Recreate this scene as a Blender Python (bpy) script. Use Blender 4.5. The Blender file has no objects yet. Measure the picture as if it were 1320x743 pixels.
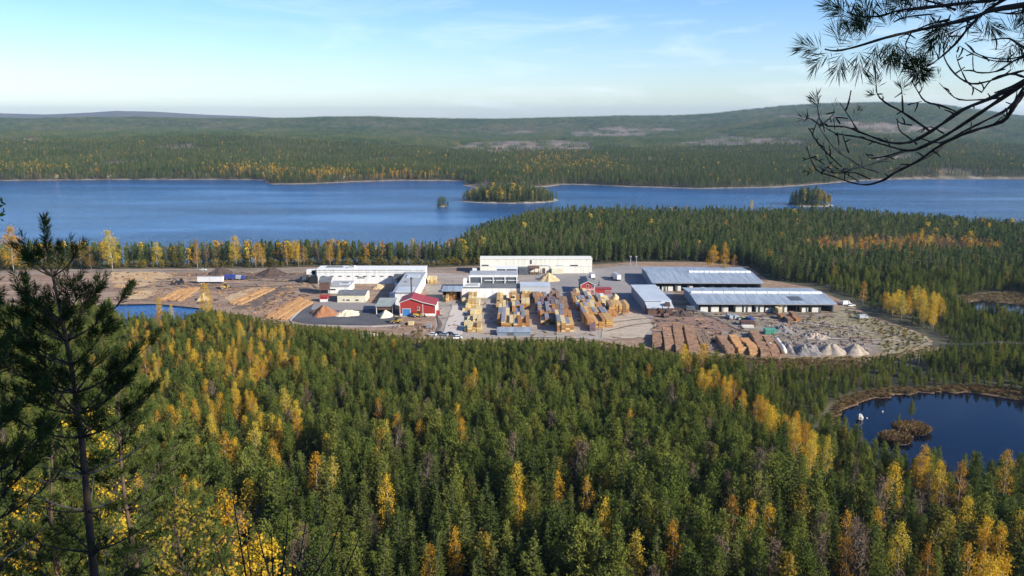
import bpy, math, random
import numpy as np
from mathutils import Vector, Matrix, noise as mnoise

C = bpy.context.scene.collection
RD = math.radians
random.seed(11)
rs = np.random.RandomState(7)

# ------------------------------------------------------------------ camera geometry
F, CX, CY, H, HORIZON = 1098.0, 660.0, 371.5, 100.0, 152.0
PITCH = math.atan((CY - HORIZON) / F)
ct, st = math.cos(PITCH), math.sin(PITCH)

def ray(u, v):
    b = -(v - CY) / F
    return ((u - CX) / F, ct + st * b, -st + ct * b)
def P(u, v, z=0.0):
    """where the line of sight through a picture point meets the height z"""
    d = ray(u, v); t = (z - H) / d[2]
    return (d[0] * t, d[1] * t)
def PY(u, v, y):
    d = ray(u, v); t = y / d[1]
    return (d[0] * t, y, H + d[2] * t)
def proj(x, y, z):
    zz = z - H
    f = y * ct - zz * st
    return CX + F * x / f, CY - F * (y * st + zz * ct) / f

# ------------------------------------------------------------------ materials
def newmat(name):
    m = bpy.data.materials.new(name); m.use_nodes = True
    nt = m.node_tree; nt.nodes.clear()
    out = nt.nodes.new('ShaderNodeOutputMaterial')
    return m, nt, out
def N(nt, t, **kw):
    n = nt.nodes.new(t)
    for k, v in kw.items(): setattr(n, k, v)
    return n
def ramp(nt, stops, interp='LINEAR'):
    n = N(nt, 'ShaderNodeValToRGB'); n.color_ramp.interpolation = interp
    el = n.color_ramp.elements
    while len(el) < len(stops): el.new(0.5)
    for e, (p, c) in zip(el, stops):
        e.position = p; e.color = (*c, 1) if len(c) == 3 else c
    return n
def noisetex(nt, scale, detail=4.0, rough=0.55, coord='Object', stretch=None):
    tc = N(nt, 'ShaderNodeTexCoord')
    src = tc.outputs[coord]
    if coord == 'World':
        src = N(nt, 'ShaderNodeNewGeometry').outputs['Position']
    if stretch:
        mp = N(nt, 'ShaderNodeMapping'); mp.inputs['Scale'].default_value = stretch
        nt.links.new(src, mp.inputs['Vector']); src = mp.outputs['Vector']
    n = N(nt, 'ShaderNodeTexNoise'); n.inputs['Scale'].default_value = scale
    n.inputs['Detail'].default_value = detail; n.inputs['Roughness'].default_value = rough
    nt.links.new(src, n.inputs['Vector'])
    return n
def geo_pos(nt):
    return N(nt, 'ShaderNodeNewGeometry').outputs['Position']
def noise_at(nt, scale, detail=4, rough=0.55, stretch=None):
    src = geo_pos(nt)
    if stretch:
        mp = N(nt, 'ShaderNodeMapping'); mp.inputs['Scale'].default_value = stretch
        nt.links.new(src, mp.inputs['Vector']); src = mp.outputs['Vector']
    n = N(nt, 'ShaderNodeTexNoise'); n.inputs['Scale'].default_value = scale
    n.inputs['Detail'].default_value = detail; n.inputs['Roughness'].default_value = rough
    nt.links.new(src, n.inputs['Vector'])
    return n.outputs['Fac']

_mc = {}
def surf(name, col, col2=None, scale=0.6, rough=0.8, metal=0.0, bump=0.0, stretch=None, lo=0.35, hi=0.65, rnd=0.0):
    """a Principled surface whose colour wanders between col and col2"""
    if name in _mc: return _mc[name]
    m, nt, out = newmat(name)
    b = N(nt, 'ShaderNodeBsdfPrincipled')
    b.inputs['Roughness'].default_value = rough; b.inputs['Metallic'].default_value = metal
    col2 = col2 or tuple(c * 0.75 for c in col)
    f = noise_at(nt, scale, 6, 0.6, stretch)
    r = ramp(nt, [(lo, col2), (hi, col)])
    nt.links.new(f, r.inputs[0])
    c = r.outputs[0]
    if rnd:
        oi = N(nt, 'ShaderNodeObjectInfo')
        hs = N(nt, 'ShaderNodeHueSaturation')
        mr = N(nt, 'ShaderNodeMapRange'); mr.inputs[3].default_value = 1 - rnd; mr.inputs[4].default_value = 1 + rnd
        nt.links.new(oi.outputs['Random'], mr.inputs[0]); nt.links.new(mr.outputs[0], hs.inputs['Value'])
        nt.links.new(c, hs.inputs['Color']); c = hs.outputs[0]
    nt.links.new(c, b.inputs['Base Color'])
    if bump:
        bp = N(nt, 'ShaderNodeBump'); bp.inputs['Strength'].default_value = bump; bp.inputs['Distance'].default_value = 0.3
        nt.links.new(f, bp.inputs['Height']); nt.links.new(bp.outputs[0], b.inputs['Normal'])
    nt.links.new(b.outputs[0], out.inputs[0])
    _mc[name] = m
    return m

def foliage(name, stops, transl=0.3, patch=0.0, patchscale=0.02):
    """leaf material: a colour of its own for every tree, plus variation through the crown"""
    m, nt, out = newmat(name)
    oi = N(nt, 'ShaderNodeObjectInfo')
    n = noise_at(nt, 0.9, 2, 0.6)
    add = N(nt, 'ShaderNodeMath', operation='MULTIPLY_ADD')
    nt.links.new(n, add.inputs[0]); add.inputs[1].default_value = 0.5
    sub = N(nt, 'ShaderNodeMath', operation='MULTIPLY_ADD')
    nt.links.new(oi.outputs['Random'], sub.inputs[0]); sub.inputs[1].default_value = 0.9; sub.inputs[2].default_value = -0.2
    nt.links.new(sub.outputs[0], add.inputs[2])
    src = add.outputs[0]
    if patch:
        big = N(nt, 'ShaderNodeTexNoise'); big.inputs['Scale'].default_value = patchscale; big.inputs['Detail'].default_value = 3
        nt.links.new(oi.outputs['Location'], big.inputs['Vector'])
        a2 = N(nt, 'ShaderNodeMath', operation='MULTIPLY_ADD')
        nt.links.new(big.outputs['Fac'], a2.inputs[0]); a2.inputs[1].default_value = patch
        sb = N(nt, 'ShaderNodeMath', operation='SUBTRACT'); nt.links.new(src, sb.inputs[0]); sb.inputs[1].default_value = patch * 0.5
        nt.links.new(sb.outputs[0], a2.inputs[2]); src = a2.outputs[0]
    r = ramp(nt, stops); nt.links.new(src, r.inputs[0])
    d = N(nt, 'ShaderNodeBsdfDiffuse'); t = N(nt, 'ShaderNodeBsdfTranslucent')
    nt.links.new(r.outputs[0], d.inputs[0]); nt.links.new(r.outputs[0], t.inputs[0])
    mx = N(nt, 'ShaderNodeMixShader'); mx.inputs[0].default_value = transl
    nt.links.new(d.outputs[0], mx.inputs[1]); nt.links.new(t.outputs[0], mx.inputs[2])
    nt.links.new(mx.outputs[0], out.inputs[0])
    return m

M = {}
M['spruce'] = foliage('spruce_needles', [(0.0, (.056, .082, .022)), (.5, (.102, .130, .030)), (1, (.168, .178, .042))], .30)
M['pine'] = foliage('pine_needles', [(0.0, (.080, .112, .026)), (.5, (.146, .178, .036)), (1, (.232, .236, .050))], .32)
M['conifer_far'] = foliage('distant_conifer_needles', [(0.0, (.054, .090, .030)), (.45, (.112, .155, .045)), (.75, (.165, .200, .060)), (1, (.22, .22, .075))], .28, patch=.9, patchscale=.006)
M['hill_conifer'] = foliage('hill_conifer_needles', [(0.0, (.060, .100, .040)), (.4, (.110, .155, .058)), (.7, (.165, .195, .075)), (1, (.25, .22, .10))], .28, patch=1.5, patchscale=.0035)
M['birch'] = foliage('yellow_birch_leaves', [(0.0, (.50, .27, .030)), (.35, (.62, .39, .035)), (.7, (.66, .47, .050)), (1, (.50, .42, .075))], .42)
M['birch_orange'] = foliage('orange_birch_leaves', [(0.0, (.34, .17, .035)), (.5, (.50, .27, .035)), (1, (.54, .34, .050))], .4)
M['olive'] = foliage('olive_leaves', [(0.0, (.10, .10, .025)), (.5, (.19, .16, .032)), (1, (.33, .24, .040))], .4)
M['twigs'] = foliage('bare_twigs', [(0.0, (.10, .07, .05)), (.5, (.16, .115, .085)), (1, (.22, .16, .10))], .0)
M['heath'] = foliage('dry_heath', [(0.0, (.10, .062, .034)), (.5, (.19, .12, .055)), (1, (.27, .19, .080))], .2)
M['grassdry'] = foliage('dry_grass', [(0.0, (.14, .11, .050)), (.5, (.22, .18, .085)), (1, (.32, .26, .13))], .3)
M['pine_bark'] = surf('pine_bark', (.24, .12, .06), (.09, .06, .045), 3.0, .9)
M['young_bark'] = surf('young_pine_bark', (.13, .075, .045), (.055, .04, .03), 6.0, .9)
M['spruce_bark'] = surf('spruce_bark', (.12, .085, .065), (.06, .05, .042), 3.0, .9)
M['birch_bark'] = surf('birch_bark', (.50, .46, .40), (.18, .16, .14), 2.0, .7, lo=.35, hi=.6)
M['grey_bark'] = surf('grey_trunk_bark', (.26, .22, .18), (.13, .11, .09), 2.0, .8)
M['twig_bark'] = surf('dark_twig_bark', (.085, .062, .048), (.030, .024, .021), 40.0, .9, bump=.5)
M['pale_twig'] = surf('pale_dead_and_sunlit_twig', (.50, .38, .24), (.20, .14, .09), 30.0, .8)  # pale dead twigs; also paints sunlight on some overhanging twigs
M['white'] = surf('white_cladding', (.80, .80, .77), (.58, .57, .54), .8, .6, stretch=(1, 1, .12), lo=.3, hi=.55)
M['cream'] = surf('cream_cladding', (.74, .70, .52), (.64, .60, .44), .35, .6)
M['warmwhite'] = surf('warm_white_cladding', (.82, .79, .68), (.64, .61, .51), .8, .6, stretch=(1, 1, .12), lo=.3, hi=.55)
M['greyroof'] = surf('grey_felt_roof', (.17, .18, .18), (.11, .115, .12), .3, .8)
M['lightroof'] = surf('pale_grey_roof', (.40, .42, .42), (.30, .31, .32), .25, .7)
M['steelroof'] = surf('galvanised_roof', (.43, .48, .52), (.29, .34, .39), .5, .5, .25, stretch=(1.2, .10, 1), lo=.4, hi=.6)
M['silverroof'] = surf('bright_metal_roof', (.60, .64, .66), (.50, .54, .57), .12, .5, .2)
M['skylight'] = surf('ridge_skylight', (.85, .87, .88), (.70, .74, .77), .5, .4)
M['redwall'] = surf('falun_red_cladding', (.40, .035, .030), (.30, .028, .024), .8, .75, stretch=(6, 6, .5))
M['redroof'] = surf('red_sheet_roof', (.34, .040, .040), (.25, .032, .034), .5, .55)
M['trim'] = surf('white_trim', (.82, .82, .80), (.74, .74, .72), 1, .6)
M['bluedoor'] = surf('blue_door_paint', (.06, .24, .52), (.05, .2, .45), .8, .5)
M['darkwall'] = surf('dark_grey_panel', (.10, .115, .135), (.07, .08, .095), .5, .6)
M['bluewall'] = surf('blue_grey_sheet_wall', (.22, .27, .33), (.17, .21, .27), .4, .6)
M['brownwall'] = surf('brown_board_wall', (.15, .075, .055), (.085, .05, .04), .8, .8, stretch=(5, 5, .4))
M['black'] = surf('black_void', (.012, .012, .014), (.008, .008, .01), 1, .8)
M['glass'] = surf('window_glass', (.03, .04, .05), (.02, .025, .03), 1, .12)
M['steel'] = surf('dark_steel', (.07, .07, .075), (.04, .04, .045), 2, .5, .5)
M['steelgrey'] = surf('grey_steel', (.40, .41, .42), (.30, .31, .32), 2, .5, .3)
M['board'] = surf('fresh_boards', (.56, .35, .12), (.40, .24, .08), 1.6, .75, stretch=(1, 1, 5), rnd=.14)
M['boardpale'] = surf('pale_fresh_boards', (.70, .56, .29), (.56, .43, .21), 1.6, .75, stretch=(1, 1, 5), rnd=.10)
M['boardorange'] = surf('weathered_orange_boards', (.48, .22, .065), (.30, .135, .042), 1.6, .75, stretch=(1, 1, 5), rnd=.15)
M['boardbrown'] = surf('brown_weathered_boards', (.30, .18, .10), (.2, .12, .07), 1.6, .75, stretch=(1, 1, 5), rnd=.2)
M['tarp'] = surf('grey_tarpaulin', (.30, .30, .32), (.15, .15, .17), .9, .6, rnd=.2)
M['wrap'] = surf('white_wrap', (.80, .78, .68), (.66, .63, .54), .6, .5, rnd=.06)
M['wrapplum'] = surf('plum_brown_cover', (.20, .13, .14), (.12, .085, .10), .9, .6, rnd=.2)
M['logs'] = surf('stacked_log_bark', (.34, .20, .125), (.12, .072, .048), 1.3, .9, bump=.6, stretch=(.25, 2.6, 1), rnd=.12)
M['logsgold'] = surf('stacked_fresh_logs', (.52, .29, .12), (.27, .14, .06), 1.3, .9, bump=.6, stretch=(.25, 2.6, 1), rnd=.1)
M['logsgrey'] = surf('old_grey_logs', (.20, .15, .12), (.10, .075, .06), 1.3, .9, bump=.6, stretch=(.25, 2.6, 1), rnd=.15)
M['logend'] = surf('log_end_grain', (.58, .36, .16), (.16, .08, .04), 3.2, .85, lo=.42, hi=.58)
M['barkheap'] = surf('bark_heap', (.095, .060, .045), (.045, .032, .027), .5, .95, bump=.8)
M['orangechips'] = surf('orange_bark_chips', (.38, .165, .070), (.23, .105, .05), .6, .95, bump=.6)
M['sawdust'] = surf('pale_sawdust', (.78, .68, .50), (.60, .50, .34), .5, .95, bump=.5)
M['tanchips'] = surf('tan_wood_chips', (.62, .46, .25), (.46, .33, .18), .5, .95, bump=.5)
M['gravel'] = surf('pale_gravel', (.42, .345, .27), (.28, .23, .18), .7, .95, bump=.6)
M['rubble'] = surf('grey_rubble', (.28, .25, .23), (.11, .10, .10), .45, .95, bump=1)
M['rubberdark'] = surf('tyre_rubber', (.02, .02, .02), (.014, .014, .014), 3, .9)
M['yellowpaint'] = surf('yellow_machine_paint', (.58, .36, .05), (.44, .26, .04), 1, .5)
M['bluetarp'] = surf('blue_tarpaulin', (.05, .07, .30), (.03, .045, .2), .7, .5)
M['bluepaint'] = surf('blue_car_paint', (.03, .07, .26), (.025, .055, .2), .7, .35)
M['silverpaint'] = surf('silver_car_paint', (.50, .54, .56), (.42, .46, .48), .7, .35, .3)
M['limepaint'] = surf('yellow_green_paint', (.50, .52, .08), (.42, .44, .07), .7, .4)
M['greenpaint'] = surf('green_container_paint', (.10, .34, .24), (.075, .26, .19), .6, .5)
M['darkpaint'] = surf('dark_car_paint', (.03, .032, .038), (.02, .022, .026), .7, .35)
M['whitepaint'] = surf('white_car_paint', (.78, .78, .77), (.7, .7, .69), .7, .35)
M['boulder'] = surf('pale_boulder', (.55, .53, .50), (.34, .33, .31), 1.2, .9, bump=.5)
M['polewood'] = surf('pole_wood', (.28, .24, .2), (.2, .17, .14), 2, .9)
M['wire'] = surf('wire_metal', (.22, .22, .22), (.18, .18, .18), 2, .5, .4)

# ------------------------------------------------------------------ mesh builder
class MB:
    def __init__(s): s.v = []; s.f = []; s.m = []
    def add(s, vs, fs, mi=0):
        b = len(s.v); s.v += [tuple(p) for p in vs]
        s.f += [tuple(b + i for i in f) for f in fs]; s.m += [mi] * len(fs)
        return s
    def box(s, x0, x1, y0, y1, z0, z1, mi=0, top=(0, 0)):
        """a box; top = how far the top face is drawn in along x and y"""
        a, b = top
        return s.add([(x0, y0, z0), (x1, y0, z0), (x1, y1, z0), (x0, y1, z0), (x0 + a, y0 + b, z1), (x1 - a, y0 + b, z1), (x1 - a, y1 - b, z1), (x0 + a, y1 - b, z1)],
                     [(0, 3, 2, 1), (4, 5, 6, 7), (0, 1, 5, 4), (1, 2, 6, 5), (2, 3, 7, 6), (3, 0, 4, 7)], mi)
    def ext(s, prof, a0, a1, axis='x', mi=0):
        """a closed profile drawn out along x (profile is y,z), y (x,z) or z (x,y)"""
        n = len(prof)
        def pt(p, a): return (a, p[0], p[1]) if axis == 'x' else (p[0], a, p[1]) if axis == 'y' else (p[0], p[1], a)
        vs = [pt(p, a0) for p in prof] + [pt(p, a1) for p in prof]
        fs = [tuple(range(n)), tuple(range(2 * n - 1, n - 1, -1))] + [(i, i + n, (i + 1) % n + n, (i + 1) % n) for i in range(n)]
        return s.add(vs, fs, mi)
    def tube(s, pts, rad, n=6, mi=0, cap=True):
        pts = [Vector(p) for p in pts]
        if not hasattr(rad, '__len__'): rad = [rad] * len(pts)
        vs = []; k = len(pts)
        up = Vector((.31, .22, .93))
        for i, p in enumerate(pts):
            d = (pts[min(i + 1, k - 1)] - pts[max(i - 1, 0)]).normalized()
            a = d.cross(up)
            if a.length < 1e-3: a = d.cross(Vector((1, 0, 0)))
            a.normalize(); b = d.cross(a)
            for j in range(n):
                t = 2 * math.pi * j / n
                vs.append(p + (a * math.cos(t) + b * math.sin(t)) * rad[i])
        fs = [(i * n + j, i * n + (j + 1) % n, (i + 1) * n + (j + 1) % n, (i + 1) * n + j) for i in range(k - 1) for j in range(n)]
        if cap: fs += [tuple(range(n - 1, -1, -1)), tuple(range((k - 1) * n, k * n))]
        return s.add(vs, fs, mi)
    def mesh(s, name, mats, smooth=False):
        me = bpy.data.meshes.new(name); me.from_pydata(s.v, [], s.f)
        for m in (mats if isinstance(mats, (list, tuple)) else [mats]): me.materials.append(m)
        if any(s.m): me.polygons.foreach_set('material_index', s.m)
        if smooth: me.polygons.foreach_set('use_smooth', [True] * len(me.polygons))
        me.validate(); me.update()
        return me
    def build(s, name, mats, parent=None, smooth=False, loc=None):
        o = bpy.data.objects.new(name, s.mesh(name, mats, smooth)); C.objects.link(o)
        if parent: o.parent = parent
        if loc: o.location = loc
        return o

def tag(o, label=None, cat=None, group=None, kind=None):
    if label: o['label'] = label
    if cat: o['category'] = cat
    if group: o['group'] = group
    if kind: o['kind'] = kind
    return o
def thing(name, label, cat, loc=(0, 0, 0), rz=0.0, group=None):
    o = bpy.data.objects.new(name, None); C.objects.link(o)
    o.empty_display_size = .3
    o.location = loc; o.rotation_euler = (0, 0, rz)
    return tag(o, label, cat, group)
def copy_thing(src, loc, rz=0, label=None, group=None, scale=None):
    r = src.copy(); C.objects.link(r); r.location = loc; r.rotation_euler = (0, 0, rz)
    if scale: r.scale = (scale,) * 3 if not hasattr(scale, '__len__') else scale
    if label: r['label'] = label
    if group: r['group'] = group
    for ch in list(src.children):
        c = ch.copy(); C.objects.link(c); c.parent = r
        for g in list(ch.children):
            d = g.copy(); C.objects.link(d); d.parent = c
    return r

# ------------------------------------------------------------------ polygons on the ground
def poly(pts, z=0.0): return np.array([P(u, v, z) for u, v in pts])
def sdf(x, y, pg):
    """signed distance to a polygon, negative inside"""
    d = np.full(x.shape, 1e18); ins = np.zeros(x.shape, bool)
    n = len(pg)
    for i in range(n):
        ax, ay = pg[i]; bx, by = pg[(i + 1) % n]
        ex, ey = bx - ax, by - ay
        wx, wy = x - ax, y - ay
        t = np.clip((wx * ex + wy * ey) / (ex * ex + ey * ey + 1e-9), 0, 1)
        d = np.minimum(d, (wx - ex * t) ** 2 + (wy - ey * t) ** 2)
        c = ((ay > y) != (by > y)) & (x < (bx - ax) * (y - ay) / (by - ay + 1e-12) + ax)
        ins ^= c
    d = np.sqrt(d)
    return np.where(ins, -d, d)
def smooth01(t):
    t = np.clip(t, 0, 1); return t * t * (3 - 2 * t)

YARD = poly([(-260, 353), (0, 349), (130, 347), (330, 346), (420, 344), (560, 345), (620, 343), (770, 341), (815, 338), (905, 338), (965, 344), (990, 361), (1046, 371), (1082, 386),
             (1122, 407), (1180, 427), (1203, 440), (1188, 452), (1130, 461), (1010, 463), (915, 460), (830, 452), (760, 441), (640, 441), (540, 439), (500, 432), (440, 424),
             (372, 420), (322, 409), (264, 398), (200, 392), (130, 393), (0, 397), (-260, 402)])
LZ = -4.0
def vis(pts): return [tuple(P(u, v, LZ)) for u, v in pts]
def tops(pts, z): return [tuple(P(u, v, z)) for u, v in pts]
LAKE = np.array(tops([(-900, 316), (-300, 315), (0, 314), (200, 315), (330, 313), (430, 312), (520, 314), (570, 314), (588, 304), (604, 293), (640, 281), (690, 267), (760, 264), (880, 261), (960, 260), (1060, 266), (1140, 273), (1230, 280), (1320, 286), (1500, 296), (1900, 316)], 11.0)
    + vis([(2000, 228), (1600, 228), (1320, 229.5), (1200, 229), (1100, 234), (1040, 239), (1000, 242), (900, 243.5), (800, 240.5), (760, 238.5), (728, 238), (705, 241), (660, 243), (612, 242.5), (597, 239), (604, 235.5), (590, 233.5), (520, 233), (450, 235), (400, 237.5), (350, 238), (342, 235.5), (345, 233), (330, 232), (150, 232), (0, 233.5), (-400, 233.5), (-1200, 233.5)]))
def ell(uc, v, upx, ry, zz=LZ):
    x0, y0 = P(uc, v, zz); rx = upx / F * y0 / 2
    return (x0, y0 + ry, rx, ry)
ISLES = [ell(657, 262.5, 132, 42), ell(569.5, 267, 17, 9), ell(1052, 267, 58, 24), ell(625, 248, 60, 10)]
ISLES = ISLES[:3]
POND_L = poly([(146, 394), (200, 392.5), (240, 394.5), (258, 397), (262, 401), (252, 411), (240, 423), (160, 423)], -.5)
PZ = -1.0
POND_R = poly([(1076, 548), (1092, 528), (1112, 517), (1150, 510), (1210, 506), (1262, 507), (1330, 520), (1420, 545), (1400, 600), (1320, 622), (1240, 622), (1160, 606), (1108, 578)], PZ)
def ragged(pg, amp, n=5):
    out = []
    for i in range(len(pg)):
        a, b = pg[i], pg[(i + 1) % len(pg)]
        for k in range(n):
            p = a + (b - a) * k / n; out.append(p + np.array([math.sin(p[1] * .9 + p[0] * .23), math.cos(p[0] * .7 - p[1] * .31)]) * amp * random.uniform(.2, 1))
    return np.array(out)
POND_R = ragged(POND_R, 2.2)
POND_M = poly([(1236, 392), (1262, 388), (1300, 391), (1345, 398), (1345, 406), (1290, 408), (1250, 402)], -.5)
MARSH = poly([(1222, 389), (1236, 383), (1262, 379), (1300, 376), (1360, 382), (1370, 412), (1290, 412), (1244, 406)])
HEATH = poly([(850, 456), (960, 463), (1100, 466), (1130, 474), (1090, 484), (1000, 492), (930, 486), (880, 474)])
PSHORE = poly([(1060, 552), (1080, 515), (1140, 498), (1230, 496), (1300, 500), (1345, 512), (1330, 522), (1240, 513), (1150, 514), (1095, 530), (1086, 552)])
ORANGE = poly([(1030, 332), (1060, 322), (1130, 321), (1190, 323), (1290, 332), (1290, 341), (1190, 340), (1080, 343)])
CLEARCUT_PX = [([(560, 194), (640, 182), (760, 184), (770, 196), (650, 200)]), ([(720, 172), (820, 164), (880, 168), (830, 178), (740, 178)]), ([(865, 186), (930, 172), (1010, 178), (1050, 186), (960, 192)]),
             ([(90, 216), (150, 208), (185, 207), (180, 212), (120, 219)]), ([(190, 190), (250, 186), (260, 193), (200, 195)]), ([(10, 181), (60, 178), (60, 184), (15, 186)]),
             ([(1060, 160), (1150, 160), (1240, 170), (1140, 176)]), ([(1120, 205), (1180, 199), (1190, 206), (1130, 212)]), ([(470, 205), (520, 203), (520, 208), (475, 209)]), ([(640, 172), (690, 168), (700, 173), (650, 177)]), ([(1000, 150), (1060, 147), (1100, 154), (1030, 158)])]

sky_u = [-800, 0, 330, 450, 640, 720, 800, 870, 920, 960, 1010, 1060, 1130, 1200, 1260, 1320, 1500, 2200]
sky_v = [155, 155, 153.5, 152, 154, 152, 150, 149.5, 147, 142, 137, 134, 132.5, 134, 142, 150, 154, 154]
far_u = [-800, 0, 60, 110, 150, 200, 260, 330, 380, 2200]
far_v = [149, 146, 147.5, 145.5, 143, 144, 147.5, 150, 153, 156]
RIDGE, FARR = 5600.0, 9800.0

def fbm(x, y, scale, seed, oct=4):
    """cheap value noise, vectorised"""
    tot = np.zeros(x.shape); amp = 1.0; nrm = 0.0
    for o in range(oct):
        xs, ys = x * scale + seed * 17.3 + o * 7.7, y * scale - seed * 9.1 + o * 3.3
        xi, yi = np.floor(xs), np.floor(ys); xf, yf = xs - xi, ys - yi
        def hsh(a, b):
            h = np.sin(a * 127.1 + b * 311.7 + seed * 74.7) * 43758.5453
            return h - np.floor(h)
        sx, sy = xf * xf * (3 - 2 * xf), yf * yf * (3 - 2 * yf)
        v = (hsh(xi, yi) * (1 - sx) + hsh(xi + 1, yi) * sx) * (1 - sy) + (hsh(xi, yi + 1) * (1 - sx) + hsh(xi + 1, yi + 1) * sx) * sy
        tot += (v - .5) * amp; nrm += amp * .5; amp *= .5; scale *= 2.03
    return tot / nrm

def far_side(x, y): return y > np.interp(x, [-2500, -60, 400, 2500], [900, 900, 900, 760])

def ground_z(x, y):
    x = np.asarray(x, float); y = np.asarray(y, float)
    r = np.hypot(x, y)
    dl = sdf(x, y, LAKE)
    dy = sdf(x, y, YARD)
    # plain round the yard
    z = -.06 + fbm(x, y, .02, 3) * 1.6 * smooth01((dy - 2) / 40)
    # the lookout hill
    hill = np.where(y < 1.2, 98.4 + np.clip(-y, 0, 400) * .12, 98.4 - .72 * (y - 1.2))
    hill = hill + fbm(x, y, .15, 5) * np.clip((np.abs(y - 1) + np.abs(x)) * .06, 0, .7)
    k = 9.0
    z = np.where(y < 170, np.log1p(np.exp(np.clip((hill - z) / k, -40, 40))) * k + z, z)
    # far side: rises to the wooded ridges
    uu = CX + F * x / np.maximum(y * ct, 1)
    zr = H - (np.interp(uu, sky_u, sky_v) - HORIZON + 1.5) / F * RIDGE
    zf = H - (np.interp(uu, far_u, far_v) - HORIZON + .5) / F * FARR
    t = np.clip((y - 1330) / (RIDGE - 1330), 0, 1)
    up = (t * .75 + t * t * .25)
    und = fbm(x, y, 1 / 1300., 9, 5) * 68 * smooth01(t * 2.2) * (1 - smooth01((t - .72) / .28) * .9)
    zfar = up * zr + und + 1.5
    past = np.clip((y - RIDGE) / 1600, 0, 1); t2 = np.clip((y - 7200) / (FARR - 7200), 0, 1)
    zpast = zr * (1 - past) + past * 55 + 0 * y
    zpast = zpast * (1 - smooth01(t2)) + zf * smooth01(t2)
    zpast = np.where(y > FARR, np.maximum(zf - (y - FARR) * .01, 20), zpast)
    zfar = np.where(y > RIDGE, zpast, zfar)
    fs = far_side(x, y)
    z = np.where(fs, zfar, z)
    # shores and water
    bank = np.clip(dl, 0, 4000)
    shore = LZ + .35 + bank * .10 + (bank / 22) ** 3
    z = np.where((dl > 0) & (shore < z), shore, z)
    wz = LZ - np.clip(-dl * .15, .35, 3.0)
    z = np.where(dl <= 0, wz, z)
    for (cx, cy, rx, ry) in ISLES:
        e = np.hypot((x - cx) / rx, (y - cy) / ry) + fbm(x, y, .05, 2) * .12
        z = np.where((dl <= 0) & (e < 1.15), np.maximum(z, LZ + 3.0 - 3.0 * np.clip(e, 0, 2) ** 3), z)
    for pg, pz in ((POND_L, -.5), (POND_R, PZ), (POND_M, -.5)):
        dp = sdf(x, y, pg)
        z = np.where(dp < 12, np.minimum(z, pz + .18 + np.clip(dp, 0, 12) * .22), z)
        z = np.where(dp < 0, pz - .25 - np.clip(-dp * .2, 0, 1.2), z)
    return z
def PT(u, v):
    """where the line of sight meets the land beyond the lake"""
    d = ray(u, v); t = np.geomspace(900, 9000, 1400)
    x, y, zr_ = d[0] * t, d[1] * t, H + d[2] * t
    hit = np.where(ground_z(x, y) > zr_)[0]
    i = hit[0] if len(hit) else len(t) - 1
    return (x[i], y[i])
CLEARCUTS = [np.array([PT(u, v) for u, v in q]) for q in CLEARCUT_PX]
def gz(x, y): return float(ground_z(np.array([x]), np.array([y]))[0])

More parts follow.
